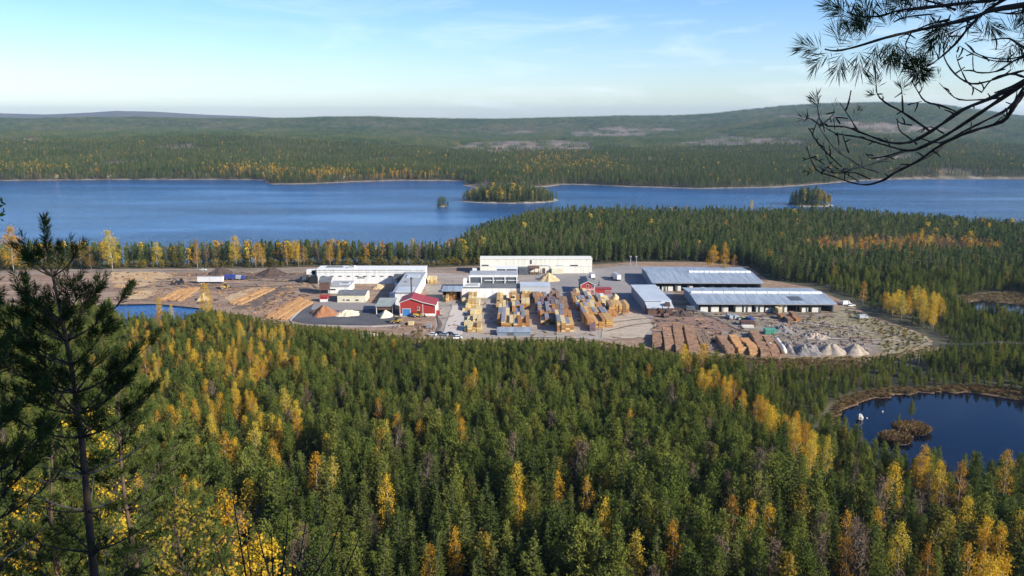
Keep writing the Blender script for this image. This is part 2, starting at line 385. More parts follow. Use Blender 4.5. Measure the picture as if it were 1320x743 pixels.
# ------------------------------------------------------------------ the ground: one sheet to the horizon
def build_ground():
    a = np.concatenate([np.linspace(-180, -62, 24, endpoint=False), np.linspace(-62, -38, 24, endpoint=False), np.linspace(-38, 38, 400, endpoint=False), np.linspace(38, 62, 24, endpoint=False), np.linspace(62, 180, 24, endpoint=False)])
    az = np.radians(a)
    rr = np.concatenate([np.geomspace(.6, 140, 70, endpoint=False), np.arange(140, 640, 1.7), np.arange(640, 1500, 5.0), np.geomspace(1500, 13500, 190)])
    A, Rr = np.meshgrid(az, rr)
    x, y = np.sin(A) * Rr, np.cos(A) * Rr
    z = ground_z(x, y)
    na, nr = len(az), len(rr)
    v = np.stack([x, y, z], -1).reshape(-1, 3)
    v = np.vstack([v, [[0, 0, float(ground_z(np.array([0.]), np.array([0.]))[0])]]])
    i = np.arange(nr - 1)[:, None] * na; j = np.arange(na)[None, :]; j2 = (j + 1) % na
    q = np.stack([i + j, i + j2, i + na + j2, i + na + j], -1).reshape(-1, 4)[:, ::-1]
    tri = np.stack([np.full(na, nr * na), np.arange(na), (np.arange(na) + 1) % na], -1)[:, ::-1]
    me = bpy.data.meshes.new('ground')
    me.vertices.add(len(v)); me.vertices.foreach_set('co', v.ravel())
    nl = q.size + tri.size
    me.loops.add(nl); me.loops.foreach_set('vertex_index', np.concatenate([q.ravel(), tri.ravel()]))
    me.polygons.add(len(q) + len(tri))
    me.polygons.foreach_set('loop_start', np.concatenate([np.arange(len(q)) * 4, q.size + np.arange(len(tri)) * 3]))
    me.update(calc_edges=True); me.validate()
    me.polygons.foreach_set('use_smooth', [True] * len(me.polygons))
    # what covers the ground: r felled land, g dry heath, b sand at the shores
    xf, yf = v[:, 0], v[:, 1]
    cc = np.zeros(len(v))
    for pg in CLEARCUTS: cc = np.maximum(cc, smooth01((8 - sdf(xf, yf, pg)) / 25))
    cc = np.maximum(cc, np.where(far_side(xf, yf) & (yf > 1300), .5, 0))
    he = np.zeros(len(v))
    for pg in (HEATH, MARSH, PSHORE, ORANGE): he = np.maximum(he, smooth01((3 - sdf(xf, yf, pg)) / 6))
    dl = sdf(xf, yf, LAKE)
    sand = np.where((np.abs(dl) < 4.5) & far_side(xf, yf), .55, 0.0)
    for (cx, cy, rx, ry) in ISLES:
        e = np.hypot((xf - cx) / rx, (yf - cy) / ry); sand = np.where((e < 1.2) & (e > .9), 1, sand)
    col = np.stack([cc, he, sand, np.ones(len(v))], -1)
    at = me.attributes.new('ground_cover', 'FLOAT_COLOR', 'POINT'); at.data.foreach_set('color', col.ravel())
    m, nt, out = newmat('forest_floor')
    b = N(nt, 'ShaderNodeBsdfPrincipled'); b.inputs['Roughness'].default_value = .95
    n1 = noise_at(nt, .09, 6, .65); n2 = noise_at(nt, .006, 5, .6)
    fl = ramp(nt, [(.3, (.035, .032, .018)), (.5, (.062, .058, .027)), (.7, (.10, .085, .042))]); nt.links.new(n1, fl.inputs[0])
    fel = ramp(nt, [(.36, (.07, .075, .035)), (.47, (.16, .12, .085)), (.56, (.25, .185, .14)), (.66, (.11, .11, .05))]); nt.links.new(noise_at(nt, .012, 7, .75), fel.inputs[0])
    hea = ramp(nt, [(.3, (.055, .038, .022)), (.5, (.12, .072, .036)), (.7, (.20, .14, .06))]); nt.links.new(noise_at(nt, .16, 6, .7), hea.inputs[0])
    att = N(nt, 'ShaderNodeAttribute'); att.attribute_name = 'ground_cover'
    sp = N(nt, 'ShaderNodeSeparateColor'); nt.links.new(att.outputs['Color'], sp.inputs[0])
    src = fl.outputs[0]
    sa = ramp(nt, [(.3, (.14, .12, .09)), (.6, (.40, .35, .27))]); nt.links.new(n1, sa.inputs[0])
    for k, cc_ in (('Red', fel.outputs[0]), ('Green', hea.outputs[0]), ('Blue', sa.outputs[0])):
        mx = N(nt, 'ShaderNodeMix', data_type='RGBA')
        nt.links.new(sp.outputs[k], mx.inputs['Factor']); nt.links.new(src, mx.inputs[6]); nt.links.new(cc_, mx.inputs[7]); src = mx.outputs[2]
    nt.links.new(src, b.inputs['Base Color']); nt.links.new(b.outputs[0], out.inputs[0])
    me.materials.append(m)
    o = bpy.data.objects.new('ground', me); C.objects.link(o); tag(o, kind='structure')
build_ground()

def sheet(name, pg, z, mat, kind='structure'):
    me = bpy.data.meshes.new(name)
    n = len(pg); area = sum(pg[i][0] * pg[(i + 1) % n][1] - pg[(i + 1) % n][0] * pg[i][1] for i in range(n))
    pts = list(pg) if area > 0 else list(pg)[::-1]
    me.from_pydata([(p[0], p[1], z) for p in pts], [], [tuple(range(n))])
    me.materials.append(mat); me.update()
    o = bpy.data.objects.new(name, me); C.objects.link(o)
    return tag(o, kind=kind)

def water_mat(name, deep, rough, waves, dist, wscale, streak=True):
    m, nt, out = newmat(name)
    b = N(nt, 'ShaderNodeBsdfPrincipled')
    b.inputs['Base Color'].default_value = (*deep, 1); b.inputs['IOR'].default_value = 1.33
    b.inputs['Roughness'].default_value = rough
    n1 = noise_at(nt, wscale, 3, .6, (1, .45, 1))
    bp = N(nt, 'ShaderNodeBump'); bp.inputs['Distance'].default_value = dist
    nt.links.new(n1, bp.inputs['Height'])
    if streak:
        n2 = noise_at(nt, .006, 5, .6, (.35, 1.6, 1))
        mr = N(nt, 'ShaderNodeMapRange'); mr.inputs[1].default_value = .35; mr.inputs[2].default_value = .65; mr.inputs[3].default_value = waves * .22; mr.inputs[4].default_value = waves
        nt.links.new(n2, mr.inputs[0]); nt.links.new(mr.outputs[0], bp.inputs['Strength'])
        rp = ramp(nt, [(.35, tuple(c * 1.7 for c in deep)), (.6, deep)]); nt.links.new(n2, rp.inputs[0]); nt.links.new(rp.outputs[0], b.inputs['Base Color'])
    else: bp.inputs['Strength'].default_value = waves
    nt.links.new(bp.outputs[0], b.inputs['Normal']); nt.links.new(b.outputs[0], out.inputs[0])
    return m
lake_m = water_mat('lake_water', (.004, .058, .17), .14, 1.0, 2.6, .45)
pond_m = water_mat('pond_water', (.001, .003, .012), .04, .25, .12, .8, False)
sheet('lake_water', [(-3200, 575), (3200, 470), (3200, 1470), (-3200, 1470)], LZ, lake_m)
def grow(pg, k):
    c = pg.mean(0); return [tuple(c + (p - c) * k) for p in pg]
sheet('pond_water', grow(POND_R, 1.05), PZ, pond_m)
sheet('pond_water', grow(POND_L, 1.06), -.5, water_mat('small_pond_water', (.02, .08, .22), .1, .8, .5, .6, False))
sheet('pond_water', grow(POND_M, 1.05), -.5, pond_m)

# ------------------------------------------------------------------ yard surfaces
def yard_mat(name, cols, s1, s2, stretch=None):
    m, nt, out = newmat(name)
    b = N(nt, 'ShaderNodeBsdfPrincipled'); b.inputs['Roughness'].default_value = .95
    n1 = noise_at(nt, s1, 8, .68, stretch); n2 = noise_at(nt, s2, 5, .6)
    md = N(nt, 'ShaderNodeMath', operation='MULTIPLY_ADD'); nt.links.new(n1, md.inputs[0]); md.inputs[1].default_value = .6
    m2 = N(nt, 'ShaderNodeMath', operation='MULTIPLY'); nt.links.new(n2, m2.inputs[0]); m2.inputs[1].default_value = .4
    nt.links.new(m2.outputs[0], md.inputs[2])
    k = len(cols); r = ramp(nt, [(.33 + .34 * i / (k - 1), c) for i, c in enumerate(cols)]); nt.links.new(md.outputs[0], r.inputs[0])
    nt.links.new(r.outputs[0], b.inputs['Base Color']); nt.links.new(b.outputs[0], out.inputs[0])
    return m
dirt = yard_mat('yard_dirt', [(.085, .052, .033), (.175, .110, .072), (.265, .172, .112), (.37, .265, .175), (.22, .148, .10)], .06, .35, (.3, 1.7, 1))
tan = yard_mat('tan_wood_litter', [(.25, .155, .085), (.42, .28, .15), (.54, .38, .20), (.33, .22, .15)], .09, .5, (.5, 1.6, 1))
concrete = yard_mat('yard_concrete', [(.16, .13, .105), (.27, .23, .19), (.36, .31, .26), (.45, .395, .335)], .07, .5, (.5, 1.5, 1))
asph = yard_mat('yard_asphalt', [(.20, .18, .17), (.26, .235, .22), (.30, .27, .25)], .04, .3)
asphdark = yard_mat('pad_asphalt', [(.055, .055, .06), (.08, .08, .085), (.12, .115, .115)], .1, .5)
grav = yard_mat('gravel_lot', [(.085, .066, .048), (.18, .145, .11), (.28, .23, .18), (.15, .125, .095)], .07, .45, (.6, 1.4, 1))
orng = yard_mat('bark_litter', [(.20, .11, .06), (.34, .19, .10), (.44, .26, .13)], .14, .6, (.5, 1.6, 1))
dark = yard_mat('dark_mud', [(.085, .062, .05), (.13, .095, .075), (.20, .15, .12)], .08, .3, (.4, 1.8, 1))
scrub = yard_mat('scrub_ground', [(.12, .105, .055), (.20, .165, .085), (.30, .25, .16), (.34, .29, .23)], .1, .4)
verge = yard_mat('dry_verge', [(.13, .09, .045), (.26, .19, .085), (.36, .29, .14)], .12, .4, (.5, 1.5, 1))
sheet('yard', YARD, 0.0, dirt)
def wob(pts, amp=1.2, n=6):
    """an outline in picture points, made uneven"""
    pg = poly(pts); out = []
    for i in range(len(pg)):
        a, b = pg[i], pg[(i + 1) % len(pg)]
        for k in range(n):
            p = a + (b - a) * k / n
            out.append((p[0] + random.uniform(-amp, amp) * (k > 0), p[1] + random.uniform(-amp, amp) * 1.6 * (k > 0)))
    return out
zs = [0.0]
def patch(name, pts, mat, amp=1.2, n=6):
    zs[0] += .012
    return sheet(name, wob(pts, amp, n), zs[0], mat)
patch('gravel_track', [(-200, 352.5), (130, 348.5), (420, 346), (620, 346), (770, 344), (815, 341), (770, 347), (560, 350), (405, 350), (300, 350), (140, 352), (-200, 357)], grav, .6)
patch('concrete_yard', [(545, 352), (770, 354), (820, 390), (850, 430), (780, 438), (560, 437), (560, 412), (566, 392), (548, 376)], concrete, .8)
patch('asphalt_yard', [(690, 354), (775, 346), (820, 341), (850, 360), (870, 378), (838, 414), (800, 392), (740, 384), (690, 376)], asph, .6)
patch('gravel_lot', [(893, 402), (1085, 403), (1120, 412), (1170, 432), (1186, 446), (1120, 458), (1015, 459), (985, 440), (930, 430), (900, 417)], grav, 1.2)
patch('scrub_ground', [(1020, 412), (1060, 408), (1130, 418), (1180, 430), (1165, 438), (1100, 436), (1060, 428), (1030, 422)], scrub, 1.5)
patch('scrub_ground', [(1086, 394), (1120, 408), (1180, 428), (1202, 440), (1188, 451), (1140, 458), (1128, 446), (1136, 436), (1120, 424), (1090, 412), (1070, 403)], scrub, 1.8)
patch('dry_verge', [(322, 407), (380, 417), (500, 429), (545, 437), (770, 439), (830, 449), (1010, 461), (1130, 459), (1195, 447), (1240, 452), (1130, 470), (1000, 472), (830, 462), (620, 449), (500, 441), (380, 426), (280, 404)], verge, 1.2, 8)
patch('wood_litter', [(145, 351), (205, 351), (225, 356), (205, 362), (185, 369), (150, 371), (140, 361)], tan, 1.5, 8)
patch('wood_litter', [(170, 374), (205, 372), (200, 380), (180, 387), (165, 386)], tan, 1.2, 8)
patch('bark_litter', [(215, 381), (232, 373), (255, 370), (248, 378), (238, 388), (205, 389)], orng, 1.2, 8)
patch('wood_litter', [(300, 352), (400, 352), (400, 359), (300, 360)], dark, 1.0, 8)
patch('mud_track', [(300, 377), (330, 373), (372, 373), (345, 385), (330, 398), (300, 398), (320, 385)], dark, 1.0, 6)
patch('wood_litter', [(290, 384), (320, 372), (350, 371), (345, 376), (318, 387), (300, 394)], tan, 1.0, 8)
patch('bark_litter', [(337, 411), (350, 398), (385, 383), (400, 383), (398, 390), (380, 404), (370, 413)], orng, .9, 8)
patch('mud_track', [(838, 413), (900, 408), (925, 412), (945, 424), (925, 430), (905, 424), (870, 420), (840, 427)], yard_mat('red_mud', [(.15, .085, .06), (.24, .145, .105), (.32, .21, .155)], .08, .3, (.4, 1.8, 1)), 1.0)
patch('lumber_track', [(775, 404), (820, 402), (845, 418), (830, 436), (775, 436)], yard_mat('track_tan', [(.24, .18, .12), (.42, .34, .25), (.52, .44, .34)], .12, .5, (.25, 3, 1)), 1.0)
patch('concrete_road', [(583, 394), (599, 394), (596, 432), (570, 432)], yard_mat('pale_concrete', [(.46, .41, .35), (.56, .50, .43)], .2, .5), .3)
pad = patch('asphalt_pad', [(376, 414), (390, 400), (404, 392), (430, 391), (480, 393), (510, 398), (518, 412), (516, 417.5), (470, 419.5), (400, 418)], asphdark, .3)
patch('concrete_floor', [(404, 392.5), (424, 389), (500, 392), (492, 399), (440, 401), (402, 400)], yard_mat('pad_grey', [(.20, .18, .165), (.28, .25, .23)], .2, .5), .6)
def kerb():
    k = MB(); pts = [P(u, v) for u, v in [(403, 391), (388, 400), (374, 413), (377, 417.5), (400, 420), (440, 421.3), (480, 421.6), (516, 420)]]
    prof = [(-.35, 0), (.35, 0), (.35, .45), (-.35, .45)]
    vs = []; n = len(pts)
    for i, p in enumerate(pts):
        a = Vector(pts[max(i - 1, 0)]); b = Vector(pts[min(i + 1, n - 1)]); d = (b - a).normalized(); nn = Vector((-d.y, d.x))
        for (o, zz) in prof: vs.append((p[0] + nn.x * o, p[1] + nn.y * o, zz))
    fs = [(i * 4 + j, i * 4 + (j + 1) % 4, i * 4 + 4 + (j + 1) % 4, i * 4 + 4 + j) for i in range(n - 1) for j in range(4)] + [(0, 1, 2, 3), tuple(range(n * 4 - 4, n * 4))]
    k.add(vs, fs); tag(k.build('retaining_kerb', M['lightroof']), 'pale low concrete kerb wall curving round the dark asphalt pad', 'kerb')
kerb()

tracks = yard_mat('rutted_mud', [(.07, .05, .037), (.13, .095, .072), (.22, .165, .125)], .2, .8, (.4, 1.5, 1))
tracks_pale = yard_mat('pale_rut', [(.30, .23, .17), (.42, .34, .26), (.50, .42, .33)], .2, .8, (.4, 1.5, 1))
def rut(pts, w, mat):
    """a wheel rut along picture points on the yard"""
    zs[0] += .006; pg = [Vector(P(u, v)) for u, v in pts]; L, Rr = [], []; n = len(pg)
    fine = []
    for i in range(n - 1):
        for k in range(5): fine.append(pg[i].lerp(pg[i + 1], k / 5))
    fine.append(pg[-1]); n = len(fine)
    for i, p in enumerate(fine):
        d = (fine[min(i + 1, n - 1)] - fine[max(i - 1, 0)]).normalized(); q = Vector((-d.y, d.x)); ww = w * random.uniform(.4, 1.2)
        L.append(p + q * ww + q * random.uniform(-.2, .2)); Rr.append(p - q * ww)
    m = MB().add([(p.x, p.y, zs[0]) for p in L + Rr], [(n + i, n + i + 1, i + 1, i) for i in range(n - 1)])
    tag(m.build('wheel_track', mat), kind='structure')
for pts in ([(150, 373), (220, 369), (300, 371), (390, 368)], [(160, 376), (230, 371), (310, 373.5), (400, 371)], [(200, 360), (250, 368), (330, 369.5)], [(320, 362), (400, 364), (408, 372)], [(300, 399), (340, 385), (372, 376)], [(308, 400), (345, 387), (378, 377)], [(560, 398), (568, 420), (560, 432)], [(840, 412), (880, 416), (930, 428)], [(905, 405), (925, 413), (950, 425), (1000, 436)], [(780, 428), (815, 420), (845, 416)], [(780, 418), (815, 413), (840, 411)], [(900, 408), (960, 409), (1040, 405), (1080, 403)]): rut(pts, .8, tracks)
for pts in ([(140, 366), (230, 362), (320, 366), (400, 366)], [(782, 411), (820, 409), (838, 407)], [(785, 423), (820, 416), (842, 413)], [(915, 407), (990, 412), (1060, 420), (1150, 434)], [(1030, 436), (1090, 438), (1160, 440)], [(640, 437), (700, 435), (760, 437)]): rut(pts, .9, tracks_pale)

# ------------------------------------------------------------------ buildings
def frame(uL, uR, v, v2=None):
    a, b = Vector(P(uL, v)), Vector(P(uR, v if v2 is None else v2))
    return (a.x, a.y, 0), math.atan2(b.y - a.y, b.x - a.x), (b - a).length
def flat_roof(w, d, h, o=.4, th=.35): return MB().box(-o, w + o, -o, d + o, h, h + th)
def gable_x(w, d, h, rh, o=.5, th=.22):
    return MB().ext([(-o, h - .05), (d / 2, h + rh), (d + o, h - .05), (d + o, h - .05 + th), (d / 2, h + rh + th), (-o, h - .05 + th)], -o, w + o, 'x')
def gable_y(w, d, h, rh, o=.4, th=.22, px=None):
    px = w / 2 if px is None else px
    return MB().ext([(-o, h - .05), (px, h + rh), (w + o, h - .05), (w + o, h - .05 + th), (px, h + rh + th), (-o, h - .05 + th)], -o, d + o, 'y')
def walls_x(w, d, h, rh): return MB().ext([(0, 0), (d, 0), (d, h), (d / 2, h + rh - .03), (0, h)], 0, w, 'x')
def walls_y(w, d, h, rh): return MB().ext([(0, 0), (w, 0), (w, h), (w / 2, h + rh - .03), (0, h)], 0, d, 'y')
def window(root, x0, x1, z0, z1, y=0.0, frame_m='trim', pane_m='glass', side=None):
    """a framed opening with its pane on the front wall (or on a side wall at x = side)"""
    t = .14
    def bx(a0, a1, b0, b1, dep):
        m = MB()
        if side is None: return m.box(a0, a1, y - dep, y + .02, b0, b1)
        s = 1 if side > 0 else -1
        lo, hi = sorted((side - .02 * s, side + dep * s)); return m.box(lo, hi, a0, a1, b0, b1)
    f = bx(x0 - t, x1 + t, z0 - t, z1 + t, .06).build('window', M[frame_m], root)
    bx(x0, x1, z0, z1, .09).build('pane', M[pane_m], f)
    return f
def door(root, x0, x1, z1, mat, y=0.0):
    f = MB().box(x0 - .18, x1 + .18, y - .06, y + .02, .02, z1 + .18).build('door', M['trim'], root)
    MB().box(x0, x1, y - .10, y + .02, .03, z1).build('door_leaf', M[mat], f)

def rooftop(root, x, y, z, sx, sy, sz, mat='steelgrey', name='roof_vent'):
    MB().box(x, x + sx, y, y + sy, z, z + sz, top=(.08 * sx, .08 * sy)).build(name, M[mat], root)

# A: long white factory hall
loc, rz, w = frame(409, 548, 366)
t = thing('factory_hall', 'long white flat-roofed hall with a row of small windows, behind the beige huts', 'factory hall', loc, rz)
MB().box(0, w, 0, 13, 0, 8.6).build('wall', M['white'], t)
flat_roof(w, 13, 8.6).build('roof', M['white'], t)
MB().box(.05, w - .05, -.05, .02, 6.9, 7.1).build('fascia', M['lightroof'], t)
for i in range(9):
    x = 3 + i * 5.1; window(t, x, x + 2.1, 4.4, 5.0)
window(t, 24.8, 29.4, 3.2, 4.6, pane_m='steelgrey')
rooftop(t, 18, 4, 8.95, 4, 3, 1.1, 'lightroof'); rooftop(t, 4, 6, 8.95, 11, 3, .7, 'greyroof'); rooftop(t, 22, 4, 8.95, 1.2, 1.2, 1.6, 'white')
MB().box(-3.6, -.05, 2, 8, 4, 8.0).build('annex', M['white'], t)
yA = loc[1]
# B: wing towards the viewer
ax, ay = P(506.5, 378, 7.3); bx_, by_ = P(532, 378, 7.3)
t = thing('factory_wing', 'white factory wing with a pale flat roof running back from the red workshop', 'factory hall', (ax, ay, 0), 0)
w = bx_ - ax + .6; d = yA - ay - .3
MB().box(0, w, 0, d, 0, 7.3).build('wall', M['white'], t)
flat_roof(w, d, 7.3).build('roof', M['lightroof'], t)
MB().box(1.0, w - 1, 1, 14, 7.65, 7.95).build('roof_panel', M['silverroof'], t)
MB().box(2, w - 2, d - 20, d - 12, 7.65, 8.2).build('roof_panel', M['silverroof'], t)
window(t, d - 9, d - 4, 4.6, 6.0, side=w)
rooftop(t, 4, d * .45, 7.65, 1.6, 1.6, 1.3); rooftop(t, 6.5, d * .6, 7.65, 1.2, 1.2, 1.0)
for i in range(4):
    MB().box(-5.2, -.05, d - 8 - i * 11, d - 3 - i * 11, 0, 3.6 - .4 * i).build('side_annex', M['white' if i % 2 else 'darkwall'], t)
MB().box(-7.5, -1.5, d - 6, d - 1.5, 3.7, 6.6).build('dust_filter', M['darkwall'], t)
# conveyor leaning across the court
t = thing('conveyor', 'pale inclined conveyor in the court between the white hall and its wing', 'conveyor', (*P(505, 384), 0), RD(72))
MB().ext([(0, 1.0), (26, 5.6), (26, 6.5), (0, 1.9)], -.7, .7, 'y').build('belt_trough', M['silverroof'], t)
for k in (6, 14, 22): MB().box(k, k + .3, -.5, .5, 0, 1.0 + k * .177).build('trestle', M['steel'], t)
# C, D, F: huts
loc, rz, w = frame(423, 450, 378.5)
t = thing('white_annex', 'low white building with a grey roof and dark skylight, behind the beige hut', 'hut', loc, rz)
MB().box(0, w, 0, 17, 0, 4.0).build('wall', M['white'], t); flat_roof(w, 17, 4.0, .3, .25).build('roof', M['lightroof'], t)
s = MB().box(w * .45, w * .93, 6, 10.5, 4.25, 4.6).build('skylight', M['white'], t); MB().box(w * .5, w * .88, 6.6, 9.9, 4.6, 4.66).build('pane', M['glass'], s)
window(t, 1.2, 4.4, 1.9, 2.7)
loc, rz, w = frame(435, 471, 390.5)
t = thing('beige_hut', 'beige hut with dark grey roof and small windows beside the bark chips', 'hut', loc, rz)
walls_x(w, 14, 4.3, 1.1).build('wall', M['cream'], t); gable_x(w, 14, 4.3, 1.1, .3).build('roof', M['greyroof'], t)
window(t, 3.0, 4.2, 1.2, 1.9); window(t, 5.0, 6.8, 1.1, 1.9); window(t, 10, 11.8, 1.1, 1.9); window(t, 4, 6, 1.5, 2.6, side=w)
loc, rz, w = frame(412.5, 422, 389.5)
t = thing('red_shed', 'small red shed with white base wall left of the beige hut', 'shed', loc, rz)
MB().box(0, w, 0, 5, 0, 1.5).build('base_wall', M['white'], t); MB().box(.05, w - .05, .05, 4.95, 1.5, 2.7).build('wall', M['redwall'], t); gable_x(w, 5, 2.7, .7, .25).build('roof', M['redroof'], t)
# E: dark bin house on legs
loc, rz, w = frame(412, 425, 380)
t = thing('chip_bin_house', 'dark raised bin house with sloping grey roof at the end of the white hall', 'shed', loc, rz + .1)
MB().box(0, w, 0, 9, 2.6, 7.4).build('wall', M['brownwall'], t)
MB().ext([(-.4, 6.9), (9.4, 8.6), (9.4, 8.9), (-.4, 7.2)], -.4, w + .9, 'x').build('roof', M['greyroof'], t)
for x in (.2, w - .6):
    for y in (.2, 8.4): MB().box(x, x + .4, y, y + .4, 0, 2.6).build('leg', M['steel'], t)
# screening plant left of the hall
loc, rz, w = frame(392, 410, 366)
t = thing('screening_plant', 'dark screening plant with a white cabin on top, left of the white hall', 'plant machine', loc, rz)
MB().box(4, w, 0, 6, 0, 4.6).build('bin', M['black'], t); MB().box(1.2, 6.8, 2, 6, 5.4, 8.2).build('cabin', M['white'], t)
for x in (1.5, 6.2): MB().box(x, x + .4, 3, 3.4, 0, 5.4).build('leg', M['steel'], t)
MB().ext([(-3.5, .4), (9, 5.0), (9, 5.7), (-3.5, 1.1)], 1.0, 2.0, 'y').build('belt_trough', M['steel'], t)
MB().box(-2, 0.9, 2.6, 5.5, 0, 4.2, top=(.4, .4)).build('hopper', M['darkwall'], t)
# G: chip shelter
loc, rz, w = frame(485, 506.5, 406)
t = thing('chip_shelter', 'brown open shelter with grey-green roof over a heap of pale sawdust', 'shelter', loc, rz)
MB().box(0, w, 7.5, 7.8, 0, 4.9).box(0, .3, 0, 7.5, 0, 4.4).build('wall', M['brownwall'], t)
MB().box(w - .3, w, 0, 7.5, 0, 4.4).build('end_wall', M['brownwall'], t)
MB().box(.3, w - .3, .05, .3, 2.6, 4.4).build('lintel_board', M['brownwall'], t)
MB().ext([(-.5, 4.4), (15, 5.6), (15, 5.85), (-.5, 4.65)], -.4, w + .4, 'x').build('roof', surf('grey_green_roof', (.32, .36, .33), (.24, .27, .25), .3, .7), t)
for x in (.02, w - .34): MB().box(x, x + .32, -.02, .3, 0, 4.4).build('post', M['trim'], t)
# H: red workshop
loc, rz, w = frame(515.5, 545, 407.5)
loc2, rz2, w2 = frame(515.5, 561.5, 407.5)
t = thing('red_workshop', 'red workshop with red metal roof, white base and a blue garage door', 'workshop', loc, rz)
D_, hE, hR = 15, 7.2, 2.0
MB().ext([(0, 1.25), (w, 1.25), (w, hE - .05), (w / 2, hE + hR - .03), (0, hE)], 0, D_, 'y').build('wall', M['redwall'], t)
MB().box(.02, w2 - .02, .04, D_ - .02, 0, 1.25).build('base_wall', M['white'], t)
MB().ext([(w + .03, 1.28), (w2, 1.28), (w2, 5.7), (w + .03, 6.9)], 0.06, D_, 'y').build('extension_wall', M['redwall'], t)
MB().box(w2 + .01, w2 + .14, .0, D_, 0, 5.5).build('end_wall', M['white'], t)
o = .45
MB().ext([(-o, hE - .35), (w / 2, hE + hR), (w, hE), (w2 + o, 5.55), (w2 + o, 5.8), (w, hE + .25), (w / 2, hE + hR + .27), (-o, hE - .1)], -.5, D_ + .4, 'y').build('roof', M['redroof'], t)
MB().ext([(-o, hE - .45), (w / 2, hE + hR - .1), (w, hE - .1), (w2 + o, 5.45), (w2 + o, 5.72), (w, hE + .17), (w / 2, hE + hR + .18), (-o, hE - .18)], -.62, -.505, 'y').build('barge_board', M['trim'], t)
for x in (0, w, w2 - .2): MB().box(x, x + .22, -.08, -.005, 1.2, hE - 1.6 if x > w + 1 else hE - .4).build('corner_trim', M['trim'], t)
door(t, 1.5, 5.4, 3.7, 'bluedoor'); window(t, w * .78, w * .86, 3.4, 4.6)
MB().box(w2 + .15, w2 + 2.0, 1, 3.5, 0, 2.3).build('porch', M['redwall'], t)
# chimney stack behind it
cx_, cy_, zt = PY(530, 358.5, loc[1] + 17)
t = thing('chimney_stack', 'tall thin dark chimney pipe rising behind the red workshop', 'chimney', (cx_, cy_, 0))
MB().tube([(0, 0, 0), (0, 0, zt)], .42, 10).build('pipe', M['brownwall'], t); MB().tube([(0, 0, zt - .5), (0, 0, zt + .25)], .55, 10).build('cap', M['steel'], t)
MB().box(-1, 1, -1, 1, 0, 1.2).build('footing', M['lightroof'], t)
# I: white hall at the back
loc, rz, w = frame(619, 763, 352.5)
t = thing('planing_hall', 'long warm-white hall without a visible roof at the back of the yard', 'factory hall', loc, rz)
MB().box(0, w, 0, 12, 0, 9.2).build('wall', M['warmwhite'], t); flat_roof(w, 12, 9.2, .25).build('roof', M['warmwhite'], t)
MB().box(.1, w - .1, -.04, .02, 4.35, 4.5).build('fascia', M['lightroof'], t)
k = w / 144
window(t, 2 * k, 11 * k, 4.9, 5.7); window(t, 76 * k, 88 * k, 4.9, 5.5, pane_m='lightroof'); window(t, 116 * k, 126 * k, 4.8, 5.6); window(t, 97 * k, 106 * k, 4.9, 5.4, pane_m='lightroof')
window(t, 64 * k, 66.6 * k, 6.2, 8.8, pane_m='darkwall')
MB().box(50 * k, 62 * k, -6, -.1, 0, 4.4).build('annex', M['darkwall'], t)
s = MB().ext([(-6.5, 4.2), (-.1, 4.9), (-.1, 5.2), (-6.5, 4.5)], 63 * k, 76 * k, 'x').build('canopy', M['brownwall'], t)
for x in (64 * k, 69.5 * k, 75 * k): MB().box(x, x + .3, -6, -5.7, 0, 4.2).build('canopy_post', M['steel'], t)
MB().box(63.5 * k, 75 * k, -5, -.1, 0, .9).build('loading_dock', M['boardbrown'], t)
MB().box(92 * k, 107 * k, -2, -.1, 0, 3.4).build('lean_to', M['cream'], t)
door(t, 80 * k, 84 * k, 3.4, 'brownwall')
# J: kilns
loc, rz, w = frame(595.5, 709, 384)
t = thing('drying_hall', 'low white hall with dark grey roof and white pipework, behind the lumber rows', 'factory hall', loc, rz)
wl = w * .66
MB().box(0, wl, 0, 14, 0, 5.3).build('wall', M['white'], t); MB().box(wl + .02, w, -1.2, 12, 0, 6.6).build('end_wall', M['silverroof'], t)
MB().box(.3, wl - .1, .3, 13.8, 5.3, 5.6).build('roof', M['greyroof'], t); MB().box(wl, w + .2, -1.4, 12.2, 6.6, 6.8).build('end_roof', M['silverroof'], t)
MB().box(0.5, wl * .3, 3, 12, 5.6, 6.2).build('roof_curb', M['white'], t); MB().box(1.4, wl * .27, 4.5, 10.5, 6.2, 6.26).build('roof_panel', M['darkwall'], t)
MB().box(2, wl * .28, 7.2, 7.6, 6.26, 6.6).build('roof_duct', M['white'], t)
MB().box(0.3, 2.0, 7, 13.5, 5.6, 9).build('vent_tower', M['white'], t)
ox = w * 8 / 114
t2 = thing('kiln_block', 'dark-fronted drying kilns with white posts and a white top beam', 'drying kiln', (loc[0], loc[1] + 14.3, 0), rz)
kw = w * 64 / 114
MB().box(ox, ox + kw, 0, 15, 0, 9.2).build('wall', M['darkwall'], t2); MB().box(ox - .2, ox + kw + .2, -.4, 15.2, 9.2, 10.2).build('top_beam', M['white'], t2)
MB().box(ox, ox + kw, 1, 15, 10.2, 10.4).build('roof', M['lightroof'], t2)
for i in range(5): MB().box(ox + i * kw / 4.1, ox + i * kw / 4.1 + .55, -.5, -.02, 5, 9.2).build('post', M['white'], t2)
for i in range(3): MB().box(ox + (i + 1.2) * kw / 4.1 + .6, ox + (i + 2.2) * kw / 4.1 - .1, -.3, -.02, 7.1, 7.5).build('rail', M['white'], t2)
t3 = thing('kiln_block', 'tallest grey drying kilns standing between the kiln beam and the warm-white hall', 'drying kiln', (loc[0], loc[1] + 31, 0), rz)
o3 = w * 43 / 114; k3 = w * 29 / 114
MB().box(o3, o3 + k3, 0, 9, 0, 11.0).build('wall', M['darkwall'], t3); MB().box(o3 - .2, o3 + k3 + .2, -.3, 9.2, 11.0, 11.3).build('roof', M['white'], t3)
